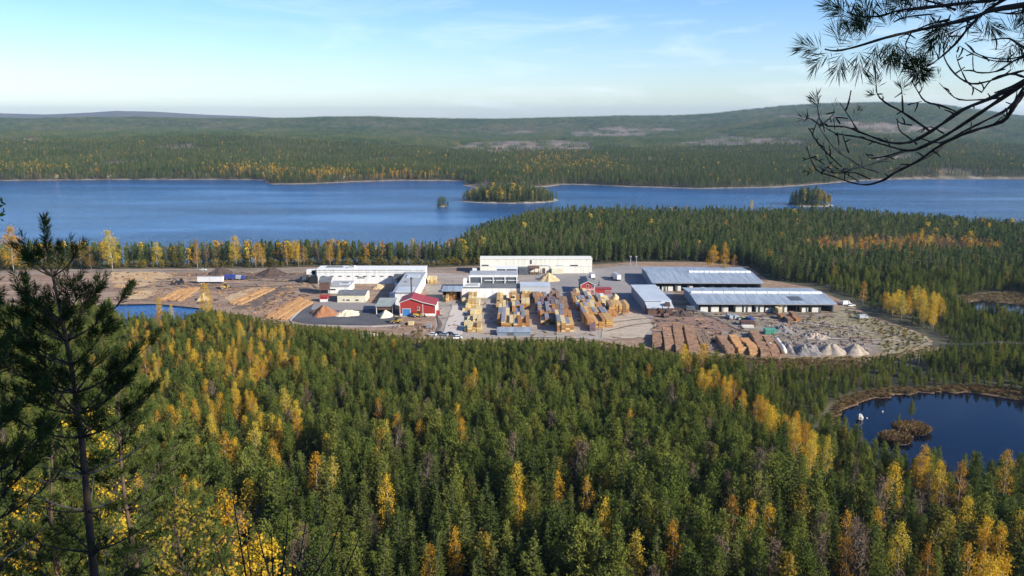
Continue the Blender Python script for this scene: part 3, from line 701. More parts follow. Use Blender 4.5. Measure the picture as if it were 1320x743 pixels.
for x in (0, .44, .97): MB().box(o3 + x * k3, o3 + x * k3 + .5, -.4, -.02, 6, 11).build('post', M['white'], t3)
# K: lumber shelter
loc, rz, w = frame(570.5, 594.5, 388)
t = thing('lumber_shelter', 'open dark red shelter with grey roof, packed with sawn lumber', 'shelter', loc, rz)
MB().box(0, w, 10, 10.3, 0, 5.6).build('back_wall', M['brownwall'], t)
for x in (0, w - .3): MB().box(x, x + .3, 0, 10, 0, 5.4).build('side_wall', M['brownwall'], t)
MB().ext([(-.6, 5.4), (11, 6.1), (11, 6.4), (-.6, 5.7)], -.4, w + .4, 'x').build('roof', M['steelroof'], t)
# L: red house
loc, rz, w = frame(748.5, 766.7, 379.2)
t = thing('red_office_house', 'red two-storey gabled house with white trim and a low red annex', 'house', loc, rz)
walls_y(w, 15, 5.4, 2.2).build('wall', M['redwall'], t); gable_y(w, 15, 5.4, 2.2).build('roof', M['greyroof'], t)
MB().box(-.03, w + .03, -.06, -.004, 2.7, 3.0).build('band_trim', M['trim'], t)
MB().ext([(-.4, 5.1), (w / 2, 7.35), (w + .4, 5.1), (w + .4, 5.35), (w / 2, 7.62), (-.4, 5.35)], -.5, -.42, 'y').build('barge_board', M['trim'], t)
for x in (0, w - .2): MB().box(x, x + .2, -.07, -.005, 0, 5.3).build('corner_trim', M['trim'], t)
window(t, w * .42, w * .56, 4.1, 5.5); window(t, w * .8, w * .92, 3.7, 5.0); window(t, w * .3, w * .5, .9, 2.1); window(t, w * .75, w * .88, .9, 2.1)
door(t, w * .57, w * .66, 2.1, 'redwall')
an = MB().box(w + .05, w + 9.6, 1.0, 6, 0, 2.6).build('annex', M['redwall'], t); MB().box(w, w + 9.9, .7, 6.3, 2.6, 2.85).build('annex_roof', M['redroof'], t)
window(t, w + 6.3, w + 7.3, .9, 1.8, y=1.0); window(t, w + 8.0, w + 9.0, .9, 1.8, y=1.0)
# M: silver shed
a = Vector(P(831.7, 388, 6.0)); b = Vector(P(862.5, 386, 6.0)); fl = Vector(P(814, 367.5, 6.0))
ang = math.atan2(-(fl.x - a.x), fl.y - a.y); w = (b - a).length * .97; d = (fl - a).length
t = thing('silver_shed', 'silver-roofed narrow shed standing askew beside the two big lumber sheds', 'shed', (a.x, a.y, 0), ang)
MB().box(0, w, 0, d, 0, 5.8).build('wall', M['bluewall'], t)
MB().box(-.5, w + .5, -.3, d + .5, 5.8, 6.05).build('roof', M['silverroof'], t)
MB().box(.3, w - .2, -7, -.03, 0, 3.6).build('porch_wall', M['brownwall'], t)
MB().ext([(-7.6, 3.6), (-.32, 5.2), (-.32, 5.45), (-7.6, 3.85)], -.3, w + .3, 'x').build('porch_roof', M['silverroof'], t)
MB().box(w * .62, w + .25, -.4, -.31, 3.6, 6.0).build('gable_panel', M['silverroof'], t)
# N, O: the big open sheds
def open_shed(uL, uR, vE, hE, dep, rise, label, sky_from, packs, glabel, n_post, dark_patch=None):
    a = Vector(P(uL, vE, hE)); b = Vector(P(uR, vE + .6, hE)); w = (b - a).length
    rz = math.atan2(b.y - a.y, b.x - a.x)
    t = thing('lumber_shed', label, 'lumber shed', (a.x, a.y, 0), rz)
    MB().ext([(0, 0), (dep, 0), (dep, hE - .3), (dep / 2, hE + rise - .35), (0, hE - .3)], .0, .3, 'x').build('end_wall', M['bluewall'], t)
    MB().ext([(2, 0), (dep, 0), (dep, hE - .3), (dep / 2, hE + rise - .35), (2, hE - .3)], w - .3, w, 'x').build('end_wall', M['bluewall'], t)
    MB().box(.3, w - .3, dep - .3, dep, 0, hE - .3).build('back_wall', M['bluewall'], t)
    MB().box(.3, w - .3, dep * .35, dep * .35 + .2, 0, hE - .1).build('dark_interior_sheet', M['black'], t)  # near-black sheet painting the shade deep inside the open shed
    MB().ext([(-1.2, hE - .25), (dep / 2, hE + rise), (dep + 1, hE - .25), (dep + 1, hE), (dep / 2, hE + rise + .25), (-1.2, hE)], -1, w + 1, 'x').build('roof', M['steelroof'], t)
    n = 12; x0 = w * sky_from
    for i in range(n):
        xa = x0 + (w - x0) * i / n; xb = x0 + (w - x0) * (i + 1) / n - .35
        MB().ext([(dep / 2 - 1.6, hE + rise + .1), (dep / 2 + 1.2, hE + rise + .1), (dep / 2 + .9, hE + rise + .9), (dep / 2 - 1.2, hE + rise + .9)], xa, xb, 'x').build('ridge_skylight', M['skylight'], t)
    if dark_patch:
        x, y0, y1 = dark_patch; zz = lambda y: hE + (rise + .25) * (y + 1.2) / (dep / 2 + 1.2) + .02
        MB().ext([(y0, zz(y0)), (y1, zz(y1)), (y1, zz(y1) + .05), (y0, zz(y0) + .05)], w * x, w * x + 6.5, 'x').build('roof_panel', M['darkwall'], t)
    for i in range(n_post):
        x = w * i / (n_post - 1) * .985 + .2; MB().box(x, x + .32, -.2, .12, 0, hE - .2).build('post', M['steel'], t)
    MB().box(-.4, w + .4, -1.28, -1.2, hE - .55, hE + .02).build('eave_fascia', M['steelgrey'], t)
    mw = Matrix.Translation((a.x, a.y, 0)) @ Matrix.Rotation(rz, 4, 'Z')
    for (f0, f1, h_, y_) in packs:
        p = mw @ Vector((w * f0, y_, 0)); ww = w * (f1 - f0)
        q = thing('wrapped_pack', glabel, 'lumber pack', p, rz, 'white wrapped lumber packs under the shed eaves')
        MB().box(0, ww, 0, 4.5, .2, h_, top=(.05, .05)).build('wrap', M['wrap'], q)
        MB().box(.2, ww - .2, .1, 4.3, 0, .2).build('bearer', M['boardbrown'], q)
    return w
PK = [(.02, .075, 2.9, .3), (.093, .155, 3.0, .3), (.18, .225, 2.8, .5), (.278, .325, 3.7, .2), (.34, .395, 3.6, .2), (.43, .485, 3.7, .2), (.50, .56, 2.4, .6), (.60, .655, 3.8, .2), (.765, .815, 2.6, .4), (.84, .90, 2.8, .3)]
open_shed(900, 1076, 391, 4.9, 41, 1.3, 'long open lumber shed with white ridge skylights, nearest of the two big sheds', .0, PK, 'white wrapped lumber pack under the eave of the nearer big shed', 12, (.70, 5, 13))
PK2 = [(.02, .06, 2.6, .3), (.085, .13, 2.6, .3), (.14, .185, 2.7, .3), (.21, .26, 3.2, .3), (.33, .37, 3.0, .3), (.44, .48, 2.3, .5), (.54, .575, 2.1, .5), (.65, .69, 2.1, .5), (.74, .78, 2.3, .5), (.88, .92, 2.0, .5)]
open_shed(842, 982, 364, 5.4, 52, 1.4, 'wide grey-blue open lumber shed at the forest edge, farther of the two big sheds', .4, PK2, 'white wrapped lumber pack under the eave of the farther big shed', 10)
# low shed with a pale blue roof in front of the lumber
loc, rz, w = frame(641, 684, 433)
t = thing('low_store', 'low store with a pale blue-grey flat roof, in front of the orange lumber', 'shed', loc, rz)
MB().box(0, w, 0, 9, 0, 1.7).build('wall', M['bluewall'], t); MB().box(-.3, w + .3, -.3, 9.3, 1.7, 1.95).build('roof', M['steelroof'], t)
MB().box(w * .3, w * .5, -.06, 0, .05, 1.5).build('door', M['darkwall'], t)

# ------------------------------------------------------------------ lumber stacks
def lumber(uL, uR, v, h, d, cols, label, group, tarp=None, jag=True, rzadd=0.0):
    loc, rz, w = frame(uL, uR, v)
    t = thing('lumber_stack', label, 'lumber stack', loc, rz + rzadd, group)
    h *= 1.06; d *= 1.6
    n = max(1, int(round(w / 1.9))); cw = w / n; tiers = max(1, int(round(h / 1.15)))
    halves = [(0, d)] if d < 9 or not jag else [(0, d * .95), (d * 1.0, d * 1.75)]
    for i in range(n):
        for (ya, yb) in halves:
            hh = max(1, tiers - random.choice((0, 0, 0, 0, 1, 1))) if jag else tiers
            yo = random.uniform(-.35, .35)
            for k in range(hh):
                th = h / tiers
                MB().box(i * cw + .05, (i + 1) * cw - .05, ya + yo + random.uniform(-.2, .12), yb + yo + random.uniform(-.3, 0), k * th + .12, (k + 1) * th - .02).build('board_pack', M[random.choice(cols)], t)
            if tarp and random.random() < tarp[1] * .62:
                MB().box(i * cw, (i + 1) * cw, ya + yo - .2, yb + yo + .1, hh * h / tiers, hh * h / tiers + .16, top=(.1, .1)).build('cover_sheet', M[tarp[0]], t)
    return t
Y_, O_, P_, B_ = ['board', 'boardpale', 'boardpale'], ['boardorange', 'board', 'boardpale', 'boardorange'], ['boardpale', 'boardpale', 'board'], ['boardbrown', 'boardorange', 'boardbrown']
G1, G2, G3, G4, G5 = ('pale stacks in the row beside the concrete road', 'stacks in the row behind the low blue-roofed store', 'plum and orange stacks in the central row', 'stacks in the row in front of the red house', 'stacks beside the silver shed')
L1, L2, L3, L4 = ('small pale yellow stack of fresh boards beside the concrete road', 'stack of orange boards in the row behind the low blue-roofed store', 'weathered brown and golden board stack in the crowded central row', 'stack of golden boards in the row before the red house')
for (a, b, v, h, d) in [(595.5, 602, 392.5, 2.2, 4.5), (602.5, 618, 397, 3.2, 6), (613, 620, 405.5, 2.6, 5), (602, 609, 414, 2.1, 4.5), (609.5, 620.5, 415.5, 3.1, 5.5), (614, 620.5, 422.5, 2.2, 4), (602.5, 620.5, 428.5, 3.3, 5.5), (598.5, 601.5, 428, 1.5, 4)]:
    lumber(a, b, v, h, d, P_, L1, G1, None, True)
lumber(604, 615, 386.5, 3.4, 5, P_, 'tall pale wrapped-looking board stack against the white drying hall wall', None)
for (a, b, v, lab) in [(645, 656, 383.5, 'first yellow board cube in the line before the drying hall'), (659, 670, 384, 'second yellow board cube in the line before the drying hall'), (673, 684, 386, 'pale yellow board cube, third and last in the line before the drying hall')]:
    lumber(a, b, v, 4.0, 6, Y_, lab, None, None, False)
for (a, b, v, h, d, c, tp) in [(640, 653, 392, 3.0, 7, Y_, None), (656, 670, 394, 3.8, 6, O_, None), (639.5, 652, 405, 4.2, 7, Y_, None), (653, 669, 403, 3.8, 8, O_, ('tarp', .3)), (642, 657, 414, 4.0, 8, Y_, ('tarp', 1)), (660, 675, 412, 4.3, 8, O_, ('tarp', .5)), ]:
    lumber(a, b, v, h, d, c, L2, G2, tp)
lumber(646, 683, 425, 3.9, 9, O_, 'widest orange board stack under grey covers, directly behind the low blue-roofed store', None, ('tarp', .9))
for (a, b, v, h, d, c, tp) in [(687, 705, 391, 3.6, 7, B_, ('tarp', .8)), (690, 702, 401, 3.4, 7, B_, ('wrapplum', .7)), (694, 709, 411, 3.8, 8, O_, ('tarp', .9)), (708, 722, 392, 3.6, 7, B_, ('wrapplum', .9)), (707, 718, 401, 3.4, 7, Y_, ('wrapplum', .8)), (712, 727, 408, 3.8, 8, B_, ('tarp', .6)), (709, 718, 419, 3.6, 8, B_, ('wrapplum', .8)), (719, 733, 417, 3.4, 7, B_, ('wrapplum', .9)), (700, 711, 384, 3.0, 6, Y_, ('tarp', .5))]:
    lumber(a, b, v, h, d, c, L3, G3, tp)
for (a, b, v, h, d, c, tp) in [(641, 653, 420, 3.6, 7, O_, None), (672, 683, 398, 3.6, 7, O_, None), (662, 676, 419, 3.6, 7, Y_, ('tarp', .6))]: lumber(a, b, v, h, d, c, L2, G2, tp)
for (a, b, v, h, d, c, tp) in [(724, 736, 425, 3.4, 6, O_, ('wrapplum', .5)), (697, 708, 420, 3.4, 7, O_, ('tarp', .4)), (722, 733, 400, 3.2, 7, B_, None), (690, 700, 395, 3.0, 6, O_, None)]: lumber(a, b, v, h, d, c, L3, G3, tp)
for (a, b, v, h, d, c, tp) in [(763, 775, 395, 3.2, 7, O_, ('tarp', .5)), (772, 784, 409, 3.0, 7, O_, None), (739, 751, 395, 3.2, 7, O_, ('tarp', .5)), (752, 764, 417, 3.2, 7, Y_, None)]: lumber(a, b, v, h, d, c, L4, G4, tp)
for (a, b, v, h, d) in [(596, 604, 401, 2.6, 5), (606, 613, 409, 2.6, 5), (598, 606, 421, 2.6, 5)]: lumber(a, b, v, h, d, P_, L1, G1, None, True)
lumber(718, 740, 428.5, 5.0, 9, O_, 'tall orange board stack at the front end of the crowded central row', None, ('tarp', .7))
lumber(703, 714, 382.5, 2.4, 5, Y_, 'small yellow stack behind the crowded central row', None)
for (a, b, v, h, d, c, tp) in [(737, 745, 388.5, 3.2, 7, B_, ('tarp', .7)), (745, 763, 389.5, 3.3, 8, Y_, ('tarp', .9)), (743, 771, 401, 3.4, 8, O_, ('tarp', .9)), (751, 773, 411, 3.6, 8, Y_, ('tarp', .6))]:
    lumber(a, b, v, h, d, c, L4, G4, tp)
lumber(757, 791, 423, 3.8, 10, ['board', 'boardorange'], 'broad golden board stack with torn grey covers at the front near the tan tracks', None, ('tarp', .7), True, .05)
lumber(760, 768, 427.5, 2.4, 4, ['wrapplum'], 'small dark plum bundle at the front corner of the golden stacks', None, None, False)
lumber(776, 787, 394, 3.0, 6, Y_, 'yellow stack right behind the broad brown-gold stack', None, ('wrap', .8))
lumber(785, 811, 405, 4.6, 8, ['boardorange', 'board', 'boardbrown'], 'broad brown-gold lumber stack beside the shadow of the silver shed', None, ('wrap', .5), False, .03)
lumber(785, 795, 409.5, 2.3, 5, ['boardorange'], 'low orange stack in front of the broad brown-gold stack', None)
for (a, b, v, h) in [(575, 579.5, 387, 4.0), (580, 584, 387, 4.3), (584.5, 588.5, 387, 4.1)]:
    lumber(a, b, v, h, 5, ['board', 'boardorange'], 'golden lumber stack stored under the dark red shelter', 'lumber under the dark red shelter', None, False)
lumber(571, 573.5, 388.8, 2.6, 3, P_, 'narrow pale bundle at the corner of the dark red shelter', None, None, False)
lumber(574.5, 578.5, 389.5, 3.3, 3, P_, 'pale bundle standing just outside the dark red shelter', None, None, False)
lumber(551, 562, 366.5, 3.4, 6, P_, 'lone pale lumber stack beside the white factory wing', None, None, False)
lumber(1003, 1007.5, 407, 3.2, 4, P_, 'pale pack standing in front of the nearer big shed', None, None, False)
for (a, b, v, h, lab) in [(1006, 1014, 413, 2.2, 'brown board stack on the gravel before the nearer big shed'), (1015, 1022, 416.5, 2.0, 'yellowish low stack on the gravel beside a brown one'), (1021, 1027, 411.5, 2.6, 'dark brown stack farthest of the gravel lot stacks'), (1026, 1034, 415.5, 1.6, 'dark flat stack at the scrub edge of the gravel lot')]:
    lumber(a, b, v, h, 4, B_ if 'brown' in lab or 'dark' in lab else Y_, lab, None, None, False)

# ------------------------------------------------------------------ log piles (logs lie across; the pile runs away from the viewer)
def log_pile(p0, p1, width, h, mat, label, group):
    a, b = Vector(P(*p0)), Vector(P(*p1)); L = (b - a).length
    ang = math.atan2(-(b.x - a.x), b.y - a.y)
    t = thing('log_pile', label, 'log pile', (a.x, a.y, 0), ang, group)
    n = max(8, int(L / .42)); sd = random.random() * 50
    def body(x0, x1, inset, nx):
        vs = []; fs = []
        for i in range(n + 1):
            y = L * i / n
            e = min(1, min(i, n - i) / n * L / (h * .9)); e = math.sqrt(max(e, .02))
            z = 1.05 * h * e * (.82 + .42 * mnoise.noise(Vector((y * .28, sd, 1)))) + .16 * math.cos(i * math.pi)
            for j in range(nx):
                s_ = j / (nx - 1); x = x0 + (x1 - x0) * s_ + .3 * mnoise.noise(Vector((y * .9, sd, s_ * 9)))
                zz = z + .22 * mnoise.noise(Vector((y * .8, s_ * 3 + sd, 4)))
                vs.append((x, y, max(.05, zz - inset)))
            vs += [(x0 + .3 * mnoise.noise(Vector((y * .9, sd, 0))), y, 0), (x1 + .3 * mnoise.noise(Vector((y * .9, sd, 9))), y, 0)]
        k = nx + 2
        for i in range(n):
            for j in range(nx - 1): fs.append((i * k + j, i * k + j + 1, (i + 1) * k + j + 1, (i + 1) * k + j))
            fs.append((i * k, (i + 1) * k, (i + 1) * k + nx, i * k + nx)); fs.append((i * k + nx - 1, i * k + nx + 1, (i + 1) * k + nx + 1, (i + 1) * k + nx - 1))
        fs.append((0, nx, nx + 1) + tuple(range(nx - 1, 0, -1))); o_ = n * k
        fs.append((o_, ) + tuple(o_ + j for j in range(1, nx)) + (o_ + nx + 1, o_ + nx))
        return vs, fs
    vs, fs = body(.12, width - .12, 0, 5)
    MB().add(vs, fs).build('logs', M[mat], t)
    for x0, x1 in ((-.02, .1), (width - .1, width + .02)):
        vs, fs = body(x0, x1, .1, 2)
        MB().add(vs, fs).build('log_ends', M['logend'], t)
LG = 'log piles at the front of the yard beside the two yellow birches'
for (p0, p1, w_, h_) in [((841, 449), (841, 432), 4.0, 2.6), ((857, 454), (853, 427), 4.1, 2.8), ((871, 457), (866, 422), 4.2, 3.0), ((888, 458), (880, 423), 4.6, 3.0)]:
    log_pile(p0, p1, w_, h_, 'logs', 'long reddish-brown log pile beside the two yellow birches at the yard front', LG)
for (p0, p1) in [((903, 446), (894, 427)), ((908, 444), (899, 427)), ((913, 442), (905, 427))]:
    log_pile(p0, p1, 1.8, 1.1, 'logsgrey', 'narrow low row of grey logs between the two groups of log piles', 'narrow grey log rows')
for (p0, p1, w_, m_) in [((936, 457), (921, 437), 3.8, 'logs'), ((952, 457), (937, 438), 3.9, 'logsgold'), ((966, 459), (953, 440), 3.9, 'logsgold'), ((981, 461), (965, 431), 4.0, 'logs'), ((994, 461), (981, 436), 3.6, 'logs')]:
    log_pile(p0, p1, w_, 2.7, m_, 'golden-brown log pile between the grey log rows and the white pipes', 'log piles beside the white pipes')
GL = 'low log rows on the western yard beside the asphalt pad'
for (p0, p1) in [((342, 411), (385, 386)), ((351, 412), (392, 388)), ((362, 413), (397, 391))]:
    log_pile(p0, p1, 2.9, 1.3, 'logsgold', 'low orange log row slanting beside the kerb of the asphalt pad', GL)
for (p0, p1) in [((296, 392), (338, 374)), ((305, 394), (350, 373))]:
    log_pile(p0, p1, 2.6, 1.1, 'logsgold', 'low tan log row on bare earth near the yellow loader', 'low tan log rows by the yellow loader')
for (p0, p1) in [((206, 388), (232, 374)), ((217, 388), (243, 373)), ((228, 389), (252, 372))]:
    log_pile(p0, p1, 2.6, 1.2, 'logsgold', 'low orange log row on the bank of the small blue pond', 'orange log rows on the pond bank')

# ------------------------------------------------------------------ heaps
def heap(name, label, cat, uc, v, wpx, hm, mat, dep=None, sharp=1.0, rough=.16, group=None, flatx=0.0):
    x0, y0 = P(uc, v); rx = wpx / F * y0 / 2; ry = dep or rx
    y0 += ry; sd = random.random() * 90
    n, k = 12, 34; vs = [(0, 0, hm)]; fs = []
    for i in range(1, n + 1):
        r = i / n
        for j in range(k):
            a = 2 * math.pi * j / k
            rr = r * (1 + .42 * mnoise.noise(Vector((math.cos(a) * 1.5, math.sin(a) * 1.5, sd))))
            x, y = math.cos(a) * rx * rr, math.sin(a) * ry * rr
            q = max(0, (r - flatx) / (1 - flatx)) if flatx else math.sqrt(r * r + .02) - .14 * (1 - r)
            z = hm * max(0, 1 - q ** sharp) * (1 + rough * mnoise.noise(Vector((x * .5, y * .5, sd)))) + max(rough, .3) * 1.6 * (1 - r) * mnoise.noise(Vector((x * 1.1, y * 1.1, sd)))
            vs.append((x, y, max(z, -.03) if i < n else -.08))
    fs += [(0, 1 + j, 1 + (j + 1) % k) for j in range(k)]
    for i in range(n - 1):
        for j in range(k): fs.append((1 + i * k + j, 1 + (i + 1) * k + j, 1 + (i + 1) * k + (j + 1) % k, 1 + i * k + (j + 1) % k))
    return tag(MB().add(vs, fs).build(name, M[mat], None, False, (x0, y0, 0.05)), label, cat, group)
heap('bark_heap', 'large dark bark heap at the forest edge behind the log yard', 'heap', 346, 358, 44, 5.0, 'barkheap', 9)
heap('bark_heap', 'dark brown bark heap behind the pale trailer', 'heap', 277, 356, 34, 3.6, 'barkheap', 9, flatx=.25)
heap('bark_heap', 'low dark bark heap between the blue tarpaulin and the large bark heap', 'heap', 318, 361, 24, 1.7, 'barkheap', 5)
heap('chip_heap', 'orange-brown bark chip heap on the asphalt pad', 'heap', 414, 410, 38, 4.4, 'orangechips', 8, flatx=.15)
heap('sawdust_heap', 'broad whitish sawdust heap beside the orange chips on the asphalt pad', 'heap', 443, 410, 40, 2.3, 'sawdust', 8)
heap('sawdust_heap', 'steep pale sawdust heap spilling from the brown open shelter', 'heap', 496, 411, 24, 3.2, 'sawdust', 5)
heap('sawdust_heap', 'small tan sawdust heap in the court below the white hall windows', 'heap', 486, 374, 18, 2.4, 'tanchips', 6)
heap('sawdust_heap', 'tan sawdust heap in front of the warm-white hall', 'heap', 708, 364, 26, 4.3, 'tanchips', 8)
heap('sawdust_heap', 'small tan chip heap beside the low annex of the red house', 'heap', 795, 389, 17, 3.0, 'tanchips', 5)
heap('gravel_heap', 'pale cone of gravel at the eastern end of the yard', 'heap', 1110, 460, 30, 3.9, 'gravel', 6)
heap('gravel_heap', 'low grey-brown gravel bank beside the pale gravel cone', 'heap', 1078, 459, 40, 3.2, 'gravel', 7, flatx=.25)
heap('rubble_heap', 'grey rubble bank between the white pipes and the gravel', 'heap', 1047, 459, 44, 2.5, 'rubble', 8, rough=.5, flatx=.3)
heap('rubble_heap', 'dark grey rubble heap close beside the white pipes', 'heap', 1021, 456, 24, 2.6, 'rubble', 8, rough=.5)
heap('rubble_heap', 'dark scrap heap behind the green container', 'heap', 1012, 431, 34, 2.4, 'rubble', 6, rough=.6)
heap('brush_heap', 'pale broken brushwood heap on the rubble ground east of the green container', 'heap', 1056, 439, 40, 1.6, 'gravel', 5, rough=.8)
heap('brush_heap', 'pale root and stump heap on the bank of the small blue pond', 'heap', 258, 389, 17, 3.2, 'tanchips', 4, rough=.7)
heap('earth_heap', 'brown earth heap beside the track at the shrub edge', 'heap', 470, 437, 40, 1.6, 'gravel', 5)
heap('bark_heap', 'dark bark heap beside the porch of the silver shed', 'heap', 880, 409, 34, 2.2, 'barkheap', 6, rough=.5)
for i, (u0, v0, u1, v1) in enumerate([(999, 459, 991, 444), (1011, 457, 1002, 441)]):
    pts = []
    for k in range(10):
        s_ = k / 9; x, y = P(u0 + (u1 - u0) * s_ + 1.0 * math.sin(s_ * 5), v0 + (v1 - v0) * s_); pts.append((x, y, 1.0 + .15 * math.sin(k * 2.1)))
    tag(MB().tube(pts, 1.1, 10).build('wrapped_row', M['wrap'], None, True), ['white wrapped row lying beside the golden-brown log piles', 'white wrapped row lying beside the dark rubble heap'][i], 'wrapped row')

# ------------------------------------------------------------------ vehicles and machines
def wheel(root, x, y, r=.5, w=.35):
    o = MB().tube([(x, y - w / 2, r), (x, y + w / 2, r)], r, 14).build('wheel', M['rubberdark'], root)
    MB().tube([(x, y - w / 2 - .02, r), (x, y + w / 2 + .02, r)], r * .55, 10).build('rim', M['steelgrey'], o)
def car(uc, v, rz, paint, label, kind='car', group=None, z=0.03):
    x, y = P(uc, v)
    t = thing('parked_van' if kind == 'van' else 'parked_car', label, kind, (x, y, z), rz, group)
    if kind == 'van':
        MB().ext([(-2.6, .35), (2.6, .35), (2.6, 1.0), (2.2, 1.2), (1.6, 2.1), (-2.6, 2.2)], -.95, .95, 'y').build('body', M[paint], t)
        MB().ext([(1.63, 2.0), (2.17, 1.24), (2.23, 1.24), (1.69, 2.03)], -.85, .85, 'y').build('windscreen', M['glass'], t)
        for s_ in (-1, 1): MB().box(.6, 1.5, s_ * .96 - .02, s_ * .96 + .02, 1.25, 1.85).build('side_window', M['glass'], t)
    else:
        MB().ext([(-2.2, .3), (2.2, .3), (2.2, .75), (1.2, .95), (-2.0, .98), (-2.2, .8)], -.88, .88, 'y').build('body', M[paint], t)
        MB().ext([(-1.7, .96), (1.1, .94), (.4, 1.45), (-1.2, 1.47)], -.78, .78, 'y').build('cabin_glass', M['glass'], t)
        MB().ext([(-1.25, 1.45), (.43, 1.44), (.3, 1.52), (-1.1, 1.53)], -.74, .74, 'y').build('car_roof', M[paint], t)
    for x_ in (-1.4, 1.4):
        for s_ in (-1, 1): wheel(t, x_, s_ * .85, .34, .24)
    return t
for (u, v, rz, p, lab) in [(557, 433, 2.9, 'whitepaint', 'white parked car, the end car beside the orange bush'), (565, 431, 2.9, 'darkpaint', 'dark parked car next to the white end car'), (572, 433, 2.8, 'silverpaint', 'silver parked car in the middle of the row below the concrete road'), (579, 432, 2.7, 'darkpaint', 'black parked car beside a silver one near the pale lumber row'),
                           (586, 434.5, 2.7, 'silverpaint', 'silver parked car near the pale lumber row end'), (590, 437, .2, 'whitepaint', 'white car parked nearest the forest edge')]:
    car(u, v, rz, p, lab)
car(940, 411, RD(100), 'silverpaint', 'silver van parked end of the row on the gravel lot', 'van'); car(946.5, 411, RD(100), 'silverpaint', 'grey-silver van parked between a silver van and a green car', 'van')
car(952, 412, RD(100), 'silverpaint', 'silver car parked beside the grey van on the gravel lot'); car(957.5, 412.5, RD(100), 'limepaint', 'yellow-green car parked beside the blue van'); car(966, 414.5, RD(110), 'bluepaint', 'dark blue van parked on the gravel lot', 'van')
car(1112, 411, .3, 'silverpaint', 'pale van standing in shade under the yellow birch grove', 'van'); car(1097, 395, .3, 'whitepaint', 'white car parked in shade behind the end of the nearer big shed'); car(1090, 393, .4, 'whitepaint', 'white van parked in deep shade at the forest edge', 'van')
car(262, 349, 0, 'whitepaint', 'small white car on the gravel track behind the dark bark heap'); car(712, 358, .2, 'whitepaint', 'white car parked before the warm-white hall')

def trailer_truck(p, rz, L, label, paint='whitepaint', cab=True, h=4.0, roof=None):
    t = thing('trailer_truck', label, 'truck', (*P(*p), .03), rz)
    MB().box(0, L, -1.28, 1.28, 1.15, h).build('cargo_box', M[paint], t)
    MB().box(-.02, L + .02, -1.3, 1.3, h, h + .08).build('box_roof', M[roof or 'lightroof'], t)
    MB().box(.2, L - .2, -.5, .5, .75, 1.13).build('chassis', M['steel'], t)
    MB().box(L * .49, L * .49 + .12, -1.31, 1.31, 1.15, h).build('box_seam', M['steelgrey'], t)
    if cab:
        c = MB().ext([(L + .4, .6), (L + 2.6, .6), (L + 2.6, 1.9), (L + 2.2, 3.1), (L + .4, 3.2)], -1.2, 1.2, 'y').build('cab', M['whitepaint'], t)
        MB().ext([(L + 2.26, 3.0), (L + 2.62, 1.95), (L + 2.66, 1.95), (L + 2.3, 3.02)], -1.05, 1.05, 'y').build('windscreen', M['glass'], c)
        for s_ in (-1, 1): wheel(t, L + 1.8, s_ * 1.05)
    for k in (1.2, 2.5, 3.8):
        for s_ in (-1, 1): wheel(t, k, s_ * 1.05)
    return t
trailer_truck((255.5, 365.5), 0, 15.5, 'long pale cargo trailer standing on the bare log yard', cab=False, roof='lightroof', h=4.2)
trailer_truck((798, 363), RD(100), 11, 'white box truck parked on open asphalt before the farther big shed')
trailer_truck((764.5, 361), RD(94), 7, 'white and red box truck parked right behind the red house', h=3.6)
# blue tarpaulin covered trailer
t = thing('covered_trailer', 'dark blue tarpaulin-covered trailer between the bark heaps', 'trailer', (*P(290.5, 361), .03), 0)
MB().ext([(-1.3, .9), (1.3, .9), (1.3, 3.0), (0, 3.5), (-1.3, 3.0)], 0, 6.5, 'x').build('tarpaulin', M['bluetarp'], t); MB().box(.1, 6.4, -.5, .5, .55, .88).build('chassis', M['steel'], t)
for k in (1.2, 5.2):
    for s_ in (-1, 1): wheel(t, k, s_ * 1.0)
t = thing('covered_trailer', 'small trailer with torn white and blue cover beside the dark blue one', 'trailer', (*P(304.5, 361), .03), -.05)
MB().ext([(-1.2, .8), (1.2, .8), (1.2, 2.2), (.2, 3.1), (-1.2, 2.4)], 0, 3.2, 'x').build('tarpaulin', M['silverpaint'], t); MB().ext([(-1.25, .8), (1.25, .8), (1.2, 2.3), (-.2, 2.6)], 3.22, 5.5, 'x').build('tarpaulin', M['bluetarp'], t)
MB().box(.1, 5.4, -.5, .5, .5, .78).build('chassis', M['steel'], t)
for s_ in (-1, 1): wheel(t, 2.7, s_ * 1.0)
def loader(p, rz, label, paint='yellowpaint'):
    t = thing('wheel_loader', label, 'wheel loader', (*P(*p), .05), rz)
    MB().ext([(-3.0, .9), (-.4, .9), (-.4, 2.0), (-2.8, 1.9)], -.95, .95, 'y').build('engine_body', M[paint], t)
    c = MB().ext([(-1.0, 2.0), (.6, 1.4), (.8, 2.0), (.5, 3.4), (-.9, 3.4)], -.75, .75, 'y').build('cab', M['glass'], t); MB().box(-1.0, .6, -.82, .82, 3.4, 3.55).build('cab_roof', M[paint], c)
    MB().box(-.4, 1.6, -.7, .7, .8, 1.5).build('front_frame', M[paint], t)
    for s_ in (-1, 1): MB().ext([(.9, 1.5), (1.2, 1.8), (3.2, .7), (3.0, .45)], s_ * .6 - .12, s_ * .6 + .12, 'y').build('lift_arm', M[paint], t)
    MB().ext([(2.9, .15), (4.1, .1), (3.2, .4), (3.1, 1.3), (2.8, 1.3)], -1.35, 1.35, 'y').build('bucket', M['steel'], t)
    for x in (-2.0, 1.0):
        for s_ in (-1, 1): wheel(t, x, s_ * 1.0, .75, .55)
loader((511, 417), RD(185), 'yellow wheel loader on the dark asphalt pad beside the sawdust shelter')
loader((540, 409), RD(10), 'yellow wheel loader parked before the wall of the red workshop')
loader((291, 372.5), RD(20), 'pale yellow wheel loader on the bare log yard below the blue trailers')
